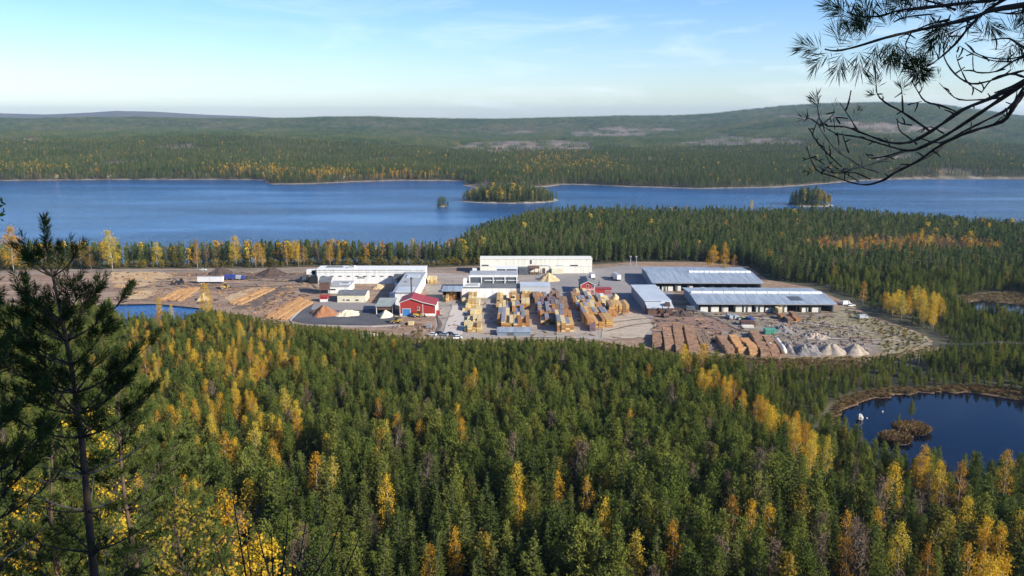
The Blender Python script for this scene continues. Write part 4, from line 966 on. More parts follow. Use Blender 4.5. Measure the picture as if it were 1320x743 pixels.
# log loader (dark) on the left
t = thing('log_grapple_machine', 'dark log handling machine standing left of the long pale trailer', 'log machine', (*P(232, 367), .05), 0)
MB().box(-2.5, 2.2, -1.2, 1.2, .9, 2.3).build('body', M['steel'], t); MB().box(.2, 1.8, -.9, .9, 2.3, 3.7, top=(.2, .1)).build('cab', M['black'], t)
MB().tube([(-1.5, 0, 2.3), (-3.2, 0, 4.2), (-4.8, 0, 1.8)], [.3, .25, .2], 6).build('boom', M['steel'], t); MB().box(-5.4, -4.3, -.7, .7, .4, 1.7, top=(.3, .2)).build('grapple', M['steel'], t)
for x in (-1.7, 1.5):
    for s_ in (-1, 1): wheel(t, x, s_ * 1.15, .7, .5)
# debarking line at the silver shed
t = thing('debarking_conveyor', 'dark steel debarking line running right from the silver shed porch', 'conveyor', (*P(861, 405), .03), -.03)
MB().ext([(0, 2.6), (15, 1.2), (15, 2.1), (0, 3.6)], -.8, .8, 'y').build('belt_trough', M['brownwall'], t)
MB().box(9, 14, -1.6, 1.6, 2.3, 4.2, top=(.4, .2)).build('drum_housing', M['darkwall'], t)
MB().box(-2, 1.2, -1.4, 1.4, 2.9, 6.2, top=(.5, .3)).build('hopper', M['brownwall'], t)
for k in (1, 5, 9, 13): MB().box(k, k + .35, -.8, .8, 0, 2.4 - k * .09).build('trestle', M['steel'], t)
MB().tube([(15, 0, 1.6), (21, -1.5, .9)], .5, 6).build('log_trough', M['steelgrey'], t)
t = thing('log_grapple_machine', 'dark grapple crane working beside the silver shed porch', 'log machine', (*P(857, 409), .03), .5)
MB().box(-1.6, 1.6, -1.2, 1.2, .7, 2.2).build('body', M['brownwall'], t); MB().box(-.2, 1.2, -.9, .3, 2.2, 3.6, top=(.15, .1)).build('cab', M['glass'], t)
MB().tube([(-.6, .4, 2.2), (-1.6, .8, 6.6), (1.6, 1.0, 7.4), (3.0, 1.0, 4.6)], [.28, .25, .22, .18], 6).build('boom', M['steel'], t); MB().box(2.6, 3.4, .5, 1.5, 3.5, 4.6, top=(.2, .2)).build('grapple', M['steel'], t)
for s_ in (-1, 1): MB().box(-1.8, 1.8, s_ * 1.2 - .3, s_ * 1.2 + .3, .05, .8, top=(.3, 0)).build('track', M['rubberdark'], t)
# containers and boxes
def crate(uL, uR, v, h, d, mat, name, label, cat):
    loc, rz, w = frame(uL, uR, v)
    t = thing(name, label, cat, loc, rz)
    MB().box(0, w, 0, d, .12, h).build('body', M[mat], t)
    for i in range(int(w / .9)): MB().box(.3 + i * .9, .5 + i * .9, -.08, 0, .2, h - .1).build('rib', M[mat], t)
    MB().box(-.05, w + .05, -.1, d + .05, h, h + .12).build('rim', M[mat], t)
    MB().box(.1, w - .1, .2, d - .2, 0, .12).build('skid', M['steel'], t)
crate(986.5, 1001, 431.5, 2.3, 3.6, 'greenpaint', 'waste_container', 'green open waste container beside the dark scrap heap', 'container')
crate(955, 973, 420, 2.0, 3, 'brownwall', 'waste_container', 'dark brown container behind the log piles on the gravel lot', 'container')
crate(957, 972, 423, .9, 2.5, 'wrap', 'plank_pallet', 'low white pallet load in front of the dark brown container', 'pallet')
crate(609, 614.5, 352.5, 3.0, 4, 'white', 'site_hut', 'small white hut at the corner of the warm-white hall', 'hut')
crate(526, 533, 420, 1.5, 3, 'boardpale', 'plank_pallet', 'tan pallet load below the yellow loader on the pad edge', 'pallet')
crate(537, 545, 422, 1.2, 3, 'boardbrown', 'plank_pallet', 'brown pallet load in the scrap line below the red workshop', 'pallet')
crate(549, 556, 423, 1.3, 3, 'steelgrey', 'plank_pallet', 'grey pallet load at the end of the scrap line below the red workshop', 'pallet')
for k, (u, v) in enumerate([(713.5, 377.5), (720.5, 377.5)]):
    t = thing('loading_ramp', 'dark sloping loading ramp on the asphalt beside the drying hall', 'ramp', (*P(u, v), .05), RD(110), 'two dark ramps beside the drying hall')
    MB().ext([(0, 0), (9, 0), (9, .9)], -.6, .6, 'y').build('deck', M['steel'], t)
# light masts and power line
for (u, lab) in [(813, 'tall pale lamp mast by the track at the corner of the farther big shed'), (820.5, 'second lamp mast standing closer to the roof of the farther big shed')]:
    x, y, zt = PY(u, 331.5, P(0, 343)[1])
    t = thing('lamp_mast', lab, 'lamp mast', (x, y, 0))
    MB().tube([(0, 0, 0), (0, 0, zt)], [.32, .2], 8).build('pole', M['lightroof'], t); MB().box(-.7, .7, -.4, .4, zt, zt + .6).build('lamp_head', M['lightroof'], t)
pole_at = []
for (u, lab) in [(1184, 'wooden power pole at the end of the yard by the gravel'), (1286, 'wooden power pole rising from young pines before the far marsh'), (1410, 'wooden power pole farther along the line through the pines')]:
    x, y = P(u, 470); zg_ = gz(x, y)
    t = thing('power_pole', lab, 'power pole', (x, y, zg_))
    zt = PY(u, 442, y)[2] - zg_
    MB().tube([(0, 0, 0), (0, 0, zt + .5)], [.18, .13], 8).build('pole', M['polewood'], t); MB().box(-.09, .09, -1.2, 1.2, zt, zt + .18).build('crossarm', M['polewood'], t)
    for s_ in (-1.1, 0, 1.1): MB().tube([(0, s_, zt + .18), (0, s_, zt + .42)], .06, 6).build('insulator', M['trim'], t)
    pole_at.append((x, y, zg_ + zt + .42))
for s_, lab in ((-1.1, 'thin power wire nearest the viewer along the poles'), (0, 'middle power wire strung along the poles'), (1.1, 'thin power wire on the far side of the poles')):
    pts = []
    for i in range(2):
        a, b = Vector(pole_at[i]), Vector(pole_at[i + 1])
        for k in range(10): q = a.lerp(b, k / 10); pts.append((q.x, q.y + s_, q.z - 1.0 * 4 * (k / 10) * (1 - k / 10)))
    pts.append((pole_at[2][0], pole_at[2][1] + s_, pole_at[2][2]))
    tag(MB().tube(pts, .028, 4).build('power_wire', M['wire']), lab, 'wire')
# far shore cottages
def cottage(u, v, wall, label, w=9):
    x, y = PT(u, v - 1.5); z = gz(x, y)
    w *= .8
    t = thing('lake_cottage', label, 'cottage', (x, y, z), random.uniform(-.3, .3))
    walls_x(w, 7, 3.4, 2).build('wall', M[wall], t); gable_x(w, 7, 3.4, 2.0).build('roof', M['greyroof'] if wall == 'redwall' else M['redroof'], t)
    window(t, 1.2, 2.6, 1, 2.4); window(t, 5, 6.4, 1, 2.4); door(t, 3.3, 4.3, 2.2, 'trim')
cottage(445, 233.5, 'redwall', 'tiny red cottage on the far lake shore behind yellow birches', 11); cottage(437, 232.5, 'white', 'tiny pale cottage on the far lake shore beside the red one')
cottage(528, 231.5, 'redwall', 'tiny red cottage alone near the headland on the far shore'); cottage(70, 231.2, 'white', 'tiny white boathouse on the far western shore', 7); cottage(137, 230.8, 'warmwhite', 'tiny cream boathouse on the far shore east of the white one', 7)
# pond: boulder, buoy, sedge islets
def boulder(name, label, u, v, r, zz, squash, mat):
    x, y = P(u, v, zz); sd = random.random() * 40
    n, k = 8, 14; vs = []; fs = []
    for i in range(n + 1):
        th = math.pi * i / n
        for j in range(k):
            a = 2 * math.pi * j / k; d_ = Vector((math.sin(th) * math.cos(a), math.sin(th) * math.sin(a), math.cos(th)))
            q = r * (1 + .35 * mnoise.noise(d_ * 1.6 + Vector((sd, 0, 0)))); vs.append((d_.x * q, d_.y * q, d_.z * q * squash + r * squash * .55))
    for i in range(n):
        for j in range(k): fs.append((i * k + j, (i + 1) * k + j, (i + 1) * k + (j + 1) % k, i * k + (j + 1) % k))
    return tag(MB().add(vs, fs).build(name, M[mat], None, False, (x, y, zz)), label, name.replace('_', ' '))
boulder('boulder', 'large pale boulder on the near bank of the dark pond', 1108, 541, 1.0, PZ + .1, 1.3, 'boulder')
boulder('boulder', 'small pale stone in the water beside the large pale boulder', 1117, 540, .35, PZ - .1, 1.0, 'boulder')
boulder('buoy', 'tiny white buoy floating on the dark pond', 1137.5, 531.5, .3, PZ, 1, 'whitepaint')

# ------------------------------------------------------------------ tree shapes
def leaf_mesh(name, cen, siz, mat, dirs=None, up=.0, asp=1.0, rng=None):
    """many small leaf faces: cen (n,3), siz (n,), dirs (n,3) lengthwise direction or None"""
    rng = rng or rs
    cen = np.asarray(cen, float); siz = np.asarray(siz, float); n = len(cen)
    a = rng.normal(size=(n, 3)) if dirs is None else np.asarray(dirs, float) + rng.normal(size=(n, 3)) * .25
    a /= np.linalg.norm(a, axis=1)[:, None] + 1e-9
    q = rng.normal(size=(n, 3)); q[:, 2] += up * np.sign(q[:, 2] + .3)
    b = np.cross(a, q); b /= np.linalg.norm(b, axis=1)[:, None] + 1e-9
    L = siz[:, None] * .5; W = L * asp
    k = rng.uniform(.25, .6, (n, 1))
    v = np.stack([cen - a * L - b * W * k, cen - a * L * .3 + b * W, cen + a * L + b * W * k * .6, cen + a * L * .2 - b * W], 1).reshape(-1, 3)
    me = bpy.data.meshes.new(name)
    me.vertices.add(4 * n); me.vertices.foreach_set('co', v.ravel())
    me.loops.add(4 * n); me.loops.foreach_set('vertex_index', np.arange(4 * n))
    me.polygons.add(n); me.polygons.foreach_set('loop_start', np.arange(n) * 4)
    me.update(calc_edges=True); me.materials.append(mat)
    return me

def conifer(h, R, seed, kind, step=.42, q=1.0):
    """returns crown and trunk meshes; kind is spruce or pine"""
    rng = np.random.RandomState(seed)
    cen, siz, dr = [], [], []
    base = .07 if kind == 'spruce' else .22
    z = h * base
    lean = rng.normal(size=2) * .014 * h; asym = rng.rand() * 6.28
    while z < h * .985:
        t = (z / h - base) / (1 - base)
        if kind == 'spruce': Lw = R * (1 - t) ** .82 + .10
        else: Lw = R * (1 - t ** 1.35) ** .85 * (.55 + .45 * min(1, t * 3 + .35)) + .08
        nb = int(rng.randint(6, 9) * q + .5) if t < .85 else 5
        a0 = rng.rand() * 6.28
        for b in range(max(4, nb)):
            az = a0 + 6.283 * b / nb + rng.normal() * .25
            L = Lw * rng.uniform(.5, 1.2) * (1 + .16 * math.cos(az - asym))
            if kind == 'spruce': sl = -.42 + .75 * t
            else: sl = .12 + .65 * t
            d = np.array([math.cos(az), math.sin(az), 0])
            m = max(2, int(L / (step * .8) + .5))
            for k in range(m):
                s = (k + .75) / m * .96
                curve = .22 * s * s if kind == 'spruce' else .15 * s
                p = d * s * L + np.array([lean[0] * t, lean[1] * t, z + (sl * s + curve) * L]) + rng.normal(size=3) * .09
                e = step * rng.uniform(1.0, 1.7) * (1.05 - .35 * s)
                if kind == 'spruce':
                    cen.append(p); siz.append(e * 1.2); dr.append(d + np.array([0, 0, sl + .2]))
                    side = np.array([-d[1], d[0], -.25])
                    for sg in (-1, 1):
                        if L * s > .45: cen.append(p + side * sg * .22 * (1.1 - s * .5) * max(.5, L * .5)); siz.append(e); dr.append(d * .5 + side * sg)
                else:
                    for _ in range(4): cen.append(p + rng.normal(size=3) * .17); siz.append(e * .95); dr.append(d * .5 + np.array([0, 0, .7]) + rng.normal(size=3) * .6)
        z += step * rng.uniform(.8, 1.15) * (1.15 if h > 12 else 1)
    cen.append([lean[0], lean[1], h * .985]); siz.append(step * 1.3); dr.append([0, 0, 1])
    crown = leaf_mesh('crown', cen, siz, M[kind], np.array(dr), up=1.1 if kind == 'spruce' else .5, asp=.46 if kind == 'spruce' else .30, rng=rng)
    r0 = .011 * h + .03
    tm = MB().tube([(0, 0, -.3), (lean[0] * .4, lean[1] * .4, h * .45), (lean[0], lean[1], h * .96)], [r0, r0 * .65, .02], 6).mesh('trunk', M['pine_bark' if kind == 'pine' else 'spruce_bark'], True)
    return crown, tm

def broadleaf(h, R, seed, mat, bark='birch_bark', base=.28, clumps=90, per=13, leaf=.30, spread=.42, twig=False):
    rng = np.random.RandomState(seed)
    cen, siz, dr = [], [], []
    tb = MB()
    r0 = .010 * h + .03
    bend = rng.normal(size=(4, 2)) * .007 * h; bend[0] = 0
    tp = [(bend[i][0] * i, bend[i][1] * i, h * (-.02 if i == 0 else i / 3.25)) for i in range(4)]
    tb.tube(tp, [r0, r0 * .75, r0 * .45, .02], 7)
    def stem_at(z):
        t = min(2.999, max(0, z / h * 3.25)); i = int(t); f = t - i
        return np.array(tp[i]) * (1 - f) + np.array(tp[min(i + 1, 3)]) * f
    for c in range(clumps):
        t = rng.beta(1.25, 1.15); zc = h * (base + (1 - base) * t * .97)
        prof = math.sin(math.pi * min(1, (t * .86 + .14)) ** .85) ** .75
        rr = R * prof * math.sqrt(rng.uniform(.12, 1.0)) * rng.uniform(.8, 1.12)
        az = rng.rand() * 6.283
        p = stem_at(min(zc, h * .92)) + np.array([math.cos(az) * rr, math.sin(az) * rr, 0]); p[2] = zc
        if c % (2 if twig else 5) == 0 and rr > .25:
            q = stem_at(max(h * base * .8, zc - rr * 1.0 - .3)); mid = (q * .5 + p * .5) + np.array([0, 0, -.08 * rr])
            tb.tube([q, mid, p], [r0 * .28, r0 * .18, .012], 4, cap=False)
        k = int(per * rng.uniform(.6, 1.4))
        for _ in range(k):
            o = rng.normal(size=3) * spread * np.array([1, 1, .8]) * (R / 2.0) ** .5
            cen.append(p + o); siz.append(leaf * rng.uniform(.65, 1.35) * (2.6 if twig else 1)); dr.append(o * (1 if twig else .2) + rng.normal(size=3) * (.3 if twig else 1) + np.array([0, 0, .5 if twig else 0]))
    crown = leaf_mesh('crown', cen, siz, M[mat], np.array(dr), up=.4, asp=.09 if twig else .85, rng=rng)
    return crown, tb.mesh('trunk', M[bark], True)

def joined(name, crown, trunk):
    """one template mesh for the scattered woods"""
    import bmesh
    bm = bmesh.new(); bm.from_mesh(trunk); n = len(bm.faces)
    bm.from_mesh(crown)
    for i, f in enumerate(bm.faces): f.material_index = 0 if i < n else 1
    me = bpy.data.meshes.new(name); bm.to_mesh(me); bm.free()
    me.materials.append(trunk.materials[0]); me.materials.append(crown.materials[0])
    return bpy.data.objects.new(name, me)   # never linked: only the woods use it
def recolour(me, mat):
    m2 = me.copy(); m2.materials.clear(); m2.materials.append(mat); return m2

SPR = [conifer(15, 2.7, 1, 'spruce', .38), conifer(15, 2.3, 2, 'spruce', .38), conifer(13, 2.8, 3, 'spruce', .38), conifer(16, 2.5, 4, 'spruce', .38)]
PIN = [conifer(12, 2.5, 11, 'pine'), conifer(12, 2.9, 12, 'pine'), conifer(10, 2.4, 13, 'pine'), conifer(13, 2.5, 14, 'pine'), conifer(11, 3.0, 15, 'pine')]
BIR = [broadleaf(13, 2.5, 21, 'birch', base=.2, clumps=105, per=22, leaf=.25, spread=.38), broadleaf(14, 2.1, 22, 'birch', base=.2, clumps=95, per=22, leaf=.25, spread=.38), broadleaf(12, 2.8, 23, 'birch', base=.2, clumps=115, per=22, leaf=.25, spread=.38), broadleaf(13, 2.3, 24, 'birch_orange', base=.2, clumps=80, per=18, leaf=.25, spread=.38)]
BARE = [broadleaf(12, 1.9, 31, 'twigs', 'grey_bark', clumps=80, per=12, twig=True), broadleaf(13, 1.6, 32, 'twigs', 'grey_bark', clumps=70, per=12, twig=True)]
OLT = [broadleaf(11, 1.8, 43, 'olive', 'grey_bark', .15, 120, 15, .32), broadleaf(12, 1.6, 44, 'olive', 'grey_bark', .15, 110, 15, .32)]
OLI = [broadleaf(5, 1.7, 41, 'olive', 'spruce_bark', .08, 60, 12, .28), broadleaf(4, 1.8, 42, 'olive', 'spruce_bark', .08, 60, 12, .28)]
HT = {'olivetree': [11, 12], 'spruce': [15, 15, 13, 16], 'pine': [12, 12, 10, 13, 11], 'birch': [13, 14, 12, 13], 'bare': [12, 13], 'olive': [5, 4]}
# leaner shapes for woods farther off
lo_sp = conifer(15, 2.3, 51, 'spruce', .85, .8); lo_pi = conifer(14, 2.3, 52, 'pine', .8, .75); lo_pi2 = conifer(13, 2.0, 53, 'pine', .85, .75)
FSP = joined('template_far_spruce', recolour(lo_sp[0], M['conifer_far']), lo_sp[1]); FPI = joined('template_far_pine', recolour(lo_pi[0], M['conifer_far']), lo_pi[1]); FPI2 = joined('template_far_pine', recolour(lo_pi2[0], M['conifer_far']), lo_pi2[1])
fb = broadleaf(12, 2.2, 54, 'birch', clumps=36, per=5, leaf=.8, spread=.5); FBI = joined('template_far_birch', *fb)
fb2 = broadleaf(12, 2.2, 55, 'birch_orange', clumps=36, per=5, leaf=.8, spread=.5); FBO = joined('template_far_orange', *fb2)
fo = broadleaf(6, 2.2, 56, 'olive', 'spruce_bark', .08, 30, 6, .6); FOL = joined('template_olive_shrub', *fo)
fw = broadleaf(13, 1.8, 57, 'twigs', 'grey_bark', clumps=50, per=7, leaf=.5, twig=True); FBARE = joined('template_far_bare', *fw)
def grove(seed, mat, n=24, side=30.0, hh=13):
    """a patch of small far conifers as one mesh"""
    rng = np.random.RandomState(seed); cen, siz, dr = [], [], []
    for _ in range(n):
        x, y = rng.uniform(-side / 2, side / 2, 2); h = hh * rng.uniform(.65, 1.15)
        for k in range(14):
            t = rng.uniform(.12, 1); r = 2.3 * (1 - t) ** .7 + .15; a = rng.rand() * 6.28
            cen.append([x + math.cos(a) * r * .75, y + math.sin(a) * r * .75, h * t]); siz.append(2.0 * (1.15 - t * .6)); dr.append([math.cos(a) * .5, math.sin(a) * .5, .7 * (rng.rand() - .3)])
    return bpy.data.objects.new('template_grove', leaf_mesh('template_grove', cen, siz, M[mat], np.array(dr), up=.8, asp=.8, rng=rng))
GR = [grove(61, 'hill_conifer'), grove(62, 'hill_conifer'), grove(63, 'hill_conifer', 18)]
tuft_me = None

def scatter(name, pts, scale, idx, templates, label=None, rot=None):
    """a wood nobody would count: one object whose points carry tree shapes"""
    n = len(pts)
    me = bpy.data.meshes.new(name); me.vertices.add(n); me.vertices.foreach_set('co', np.asarray(pts, float).ravel())
    me.attributes.new('tree_scale', 'FLOAT', 'POINT').data.foreach_set('value', np.asarray(scale, np.float32))
    me.attributes.new('tree_kind', 'INT', 'POINT').data.foreach_set('value', np.asarray(idx, np.int32))
    r3 = np.zeros((n, 3), np.float32); r3[:, 2] = rs.uniform(0, 6.283, n); r3[:, 0] = rs.normal(0, .03, n); r3[:, 1] = rs.normal(0, .03, n)
    me.attributes.new('tree_turn', 'FLOAT_VECTOR', 'POINT').data.foreach_set('vector', r3.ravel())
    o = bpy.data.objects.new(name, me); C.objects.link(o); tag(o, label, kind='stuff')
    ng = bpy.data.node_groups.new(name + '_planting', 'GeometryNodeTree')
    ng.interface.new_socket('Geometry', in_out='INPUT', socket_type='NodeSocketGeometry'); ng.interface.new_socket('Geometry', in_out='OUTPUT', socket_type='NodeSocketGeometry')
    gi, go = ng.nodes.new('NodeGroupInput'), ng.nodes.new('NodeGroupOutput')
    def attr(nm, ty):
        a = ng.nodes.new('GeometryNodeInputNamedAttribute'); a.data_type = ty; a.inputs['Name'].default_value = nm
        return a.outputs['Attribute']
    sc, kd, tr = attr('tree_scale', 'FLOAT'), attr('tree_kind', 'INT'), attr('tree_turn', 'FLOAT_VECTOR')
    jn = ng.nodes.new('GeometryNodeJoinGeometry')
    for i, tmpl in enumerate(templates):
        oi = ng.nodes.new('GeometryNodeObjectInfo'); oi.inputs['Object'].default_value = tmpl; oi.inputs['As Instance'].default_value = False
        cmp_ = ng.nodes.new('FunctionNodeCompare'); cmp_.data_type = 'INT'; cmp_.operation = 'EQUAL'
        si = [s_ for s_ in cmp_.inputs if s_.type == 'INT']; ng.links.new(kd, si[0]); si[1].default_value = i
        ip = ng.nodes.new('GeometryNodeInstanceOnPoints')
        ng.links.new(gi.outputs[0], ip.inputs['Points']); ng.links.new(cmp_.outputs['Result'], ip.inputs['Selection']); ng.links.new(oi.outputs['Geometry'], ip.inputs['Instance'])
        er = ng.nodes.new('FunctionNodeEulerToRotation'); ng.links.new(tr, er.inputs[0]); ng.links.new(er.outputs[0], ip.inputs['Rotation'])
        ng.links.new(sc, ip.inputs['Scale']); ng.links.new(ip.outputs[0], jn.inputs[0])
    ng.links.new(jn.outputs[0], go.inputs[0])
    md = o.modifiers.new('planting', 'NODES'); md.node_group = ng
    return o

# ------------------------------------------------------------------ planting
def jgrid(x0, x1, y0, y1, s, jit=.45):
    xs, ys = np.arange(x0, x1, s), np.arange(y0, y1, s)
    X, Y = np.meshgrid(xs, ys); X = X + (np.arange(len(ys)) % 2)[:, None] * s * .5
    X = X + rs.uniform(-jit, jit, X.shape) * s; Y = Y + rs.uniform(-jit, jit, Y.shape) * s
    return X.ravel(), Y.ravel()
def allowed(x, y, yard=2.5):
    ok = (np.abs(x) < .70 * y + 16)
    ok &= sdf(x, y, YARD) > yard
    ok &= sdf(x, y, LAKE) > 2.5
    for pg, k in ((POND_L, 2.0), (POND_R, 3.0), (POND_M, 2.0)): ok &= sdf(x, y, pg) > k
    return ok

# single birches seen clearly in the photograph: u, v of the crown's middle, height in picture points, shape, label
BL = [
 (590, 535, 30, 0, 'lone bright yellow birch surrounded by dark pines in the middle of the wood'),
 (488, 533, 40, 3, 'dull orange birch beside the wide orange birch in the middle wood'), (512, 556, 46, 3, 'widest of three orange birches standing close together in the middle wood'), (541, 562, 40, 0, 'yellow-orange birch beside the wide orange birch in the middle wood'),
 (612, 487, 26, 0, 'small yellow birch in young pines below the low blue-roofed store'), (456, 463, 24, 0, 'small golden birch in pines below the sawdust pad'), (418, 470, 24, 0, 'small pale birch in pines below the asphalt kerb'), (364, 432, 22, 0, 'yellow birch at the forest edge below the slanting log rows'),
 (668, 652, 52, 2, 'broad yellow-orange birch between tall spruces in the lower wood'), (588, 712, 62, 1, 'slender brilliant yellow birch low in the wood'), (553, 726, 46, 0, 'yellow birch standing beside the slender brilliant one'), (780, 668, 50, 1, 'narrow yellow birch next to a greenish spruce'), (818, 712, 56, 1, 'narrow leaning yellow birch low in the wood'), (757, 632, 36, 3, 'orange birch behind the narrow yellow birch'), (868, 694, 46, 3, 'half-bare orange birch near grey bare trees'),
 (1068, 577, 30, 0, 'bright yellow birch between dark pines close to the pond'), (1028, 545, 30, 3, 'dull orange birch at the end of the ride near the pond'),
 (1155, 622, 48, 0, 'tall golden birch on the near shore of the pond, first of the shore line'), (1192, 606, 58, 2, 'tallest golden birch on the near shore of the pond'), (1213, 616, 44, 0, 'golden birch beside the tallest one on the pond shore'), (1241, 616, 42, 3, 'orange birch at the pond shore beyond the golden ones'), (1300, 600, 40, 3, 'dull orange birch at the far end of the pond shore'),
 (970, 658, 28, 0, 'small yellow birch low in the wood near grey twigs'), (993, 674, 46, 0, 'yellow birch leaning over grey bare trees in the lower wood'), (945, 652, 26, 3, 'small orange birch in dark spruces of the lower wood'), (1133, 668, 26, 0, 'small bright birch top beneath the pond birches'),
 (1163, 702, 52, 2, 'broad golden birch below the pond with orange foot'), (1231, 690, 48, 1, 'slim golden birch standing free below the pond'), (1271, 700, 64, 2, 'large golden birch below the pond at the frame edge'), (1292, 712, 70, 0, 'large golden birch touching another at the lower corner'), (1316, 690, 60, 0, 'golden birch in the lowest corner by the frame edge'), (1250, 728, 56, 3, 'orange birch at the foot of the large golden birches'), (1198, 722, 44, 3, 'dull orange birch between two golden birches below the pond'),
 (880, 462, 30, 0, 'bright yellow birch before the long log piles, first of two'), (905, 466, 38, 0, 'bright yellow birch before the long log piles, beside its twin'), (266, 388, 34, 0, 'tall yellow birch beside the small blue pond'), (206, 398, 22, 1, 'yellow birch at the western end of the small blue pond'), (222, 404, 18, 0, 'short yellow birch on the small pond near shore'),
 (934, 335, 34, 1, 'slender yellow birch behind the roof of the farther big shed'), (918, 334, 26, 2, 'round yellow birch behind the roof of the farther big shed'), (946, 340, 18, 3, 'short orange birch behind the end of the farther big shed'), (1185, 312, 26, 1, 'yellow birch standing over reddish scrub on the peninsula'), (1196, 318, 22, 0, 'second yellow birch over reddish scrub on the peninsula'), (1080, 326, 24, 0, 'yellow birch at the near end of the reddish scrub'), (1096, 322, 22, 1, 'slim yellow birch amid the reddish scrub'), (1262, 325, 18, 0, 'yellow birch at the far end of the reddish scrub'),
 (145, 324, 40, 2, 'yellow birch row end behind the western log yard'), (118, 333, 24, 3, 'orange birch behind the western log yard'), (255, 328, 30, 3, 'orange birch in the lakeside strip behind the bark heaps'), (305, 324, 30, 0, 'yellow birch in the lakeside strip near the trailers'), (330, 330, 24, 3, 'golden birch in the lakeside strip above the large bark heap'), (385, 327, 26, 1, 'slim yellow birch in the lakeside strip near the white cabin'), (18, 322, 44, 2, 'large yellow birch at the western end of the lakeside strip'), (532, 322, 22, 0, 'yellow birch in the lakeside strip behind the factory wing'), (710, 292, 14, 0, 'tiny yellow birch alone in the peninsula wood'), (885, 270, 10, 3, 'tiny orange birch at the far edge of the peninsula wood'), (1112, 378, 24, 3, 'orange birch at the corner of the yellow grove'), (968, 265, 12, 0, 'tiny yellow birch on the peninsula shore'),
]
def base_of(u, v, hp):
    """ground point below a tree whose crown middle shows at u, v and which is hp picture points tall"""
    z = 0.0
    for _ in range(4): x, y = P(u, v + hp * .5, z); z = gz(x, y)
    return x, y, z
def conifer_height(y): return np.interp(y, [150, 200, 260, 330, 380, 450, 520], [15.0, 14.2, 10.9, 8.0, 6.9, 8.2, 10.2])
def by_top(u, vt, k):
    """ground point and height of a tree that overtops the wood round it and whose tip shows at u, vt"""
    z, h = 0.0, 12.0
    for _ in range(12): x, y = P(u, vt, z + h); h = .5 * h + .5 * float(conifer_height(y)) * k; z = gz(x, y)
    return x, y, z, h
birch_pts = []
for (u, v, hp, k, lab) in BL:
    if v > 450 and u < 1330 and not (v < 500 and u > 860):
        x, y, z, h = by_top(u, v - hp * .52, 1.06 + hp * .0018); birch_pts.append((x, y, z, h, k, lab, None)); continue
    x, y, z = base_of(u, v, hp * 1.3); f = y * ct + (H - z) * st
    birch_pts.append((x, y, z, hp * 1.3 * f / F / ct, k, lab, None))
# groups of birches that read as one kind of place
def region(u0, u1, v0, v1, n, hp, lab, grp, inside=None, orange=.15):
    c = 0; tries = 0
    while c < n and tries < n * 20:
        tries += 1
        u, v = random.uniform(u0, u1), random.uniform(v0, v1)
        if inside and not inside(u, v): continue
        near_ = v > 420
        if near_: x, y, z, hm = by_top(u, v - hp * .45, random.uniform(1.05, 1.3))
        else: x, y, z = base_of(u, v, hp * 1.1)
        if not allowed(np.array([x]), np.array([y]))[0]: continue
        if any((x - q[0]) ** 2 + (y - q[1]) ** 2 < 9 for q in birch_pts): continue
        f = y * ct + (H - z) * st
        if not near_: hm = hp * random.uniform(.8, 1.3) * 1.25 * f / F / ct
        birch_pts.append((x, y, z, hm, 3 if random.random() < orange else random.choice([0, 1, 2]), lab, grp)); c += 1
region(160, 395, 408, 470, 66, 20, 'small yellow birch among young pines below the small blue pond', 'yellow birches below the small blue pond', lambda u, v: v > 400 + (u - 160) * .12)
region(165, 385, 465, 570, 56, 30, 'yellow birch in the mixed wood below the slanting log rows', 'yellow birches in the western mixed wood')
region(160, 430, 560, 640, 14, 38, 'scattered yellow birch between spruces lower in the western wood', 'scattered birches lower in the western wood')
region(880, 1050, 458, 572, 30, 22, 'yellow birch in the line along the ride from the log piles to the pond', 'birches along the ride', lambda u, v: abs(v - (464 + (u - 885) * .62)) < 8, .25)
region(1118, 1212, 384, 414, 28, 22, 'tall yellow birch in the grove behind the eastern end of the yard', 'yellow grove behind the eastern yard end')
region(430, 860, 440, 640, 8, 26, 'single small birch showing between pines of the middle wood', 'small single birches in the middle wood')
region(20, 560, 322, 335, 16, 19, 'yellow birch standing in the lakeside strip of wood behind the yard', 'birches of the lakeside strip')
region(1060, 1310, 640, 740, 8, 40, 'autumn birch in the dark wood below the pond', 'orange birches below the pond', None, .4)
bx = np.array([b[:2] for b in birch_pts])

def keep_off(x, y, r_side, r_front):
    """thins conifers right in front of the birches, as in the photograph"""
    ok = np.ones(len(x), bool)
    for (cx, cy) in bx:
        k = r_side * (.4 + .6 * min(1, cy / 300))
        along = (cy - y); across = np.abs(x - cx * (y / cy))
        ok &= ~((np.abs(along) < 1.6) & (across < 1.6)) & ~((along > 0) & (along < r_front) & (across < 1.5))
    return ok

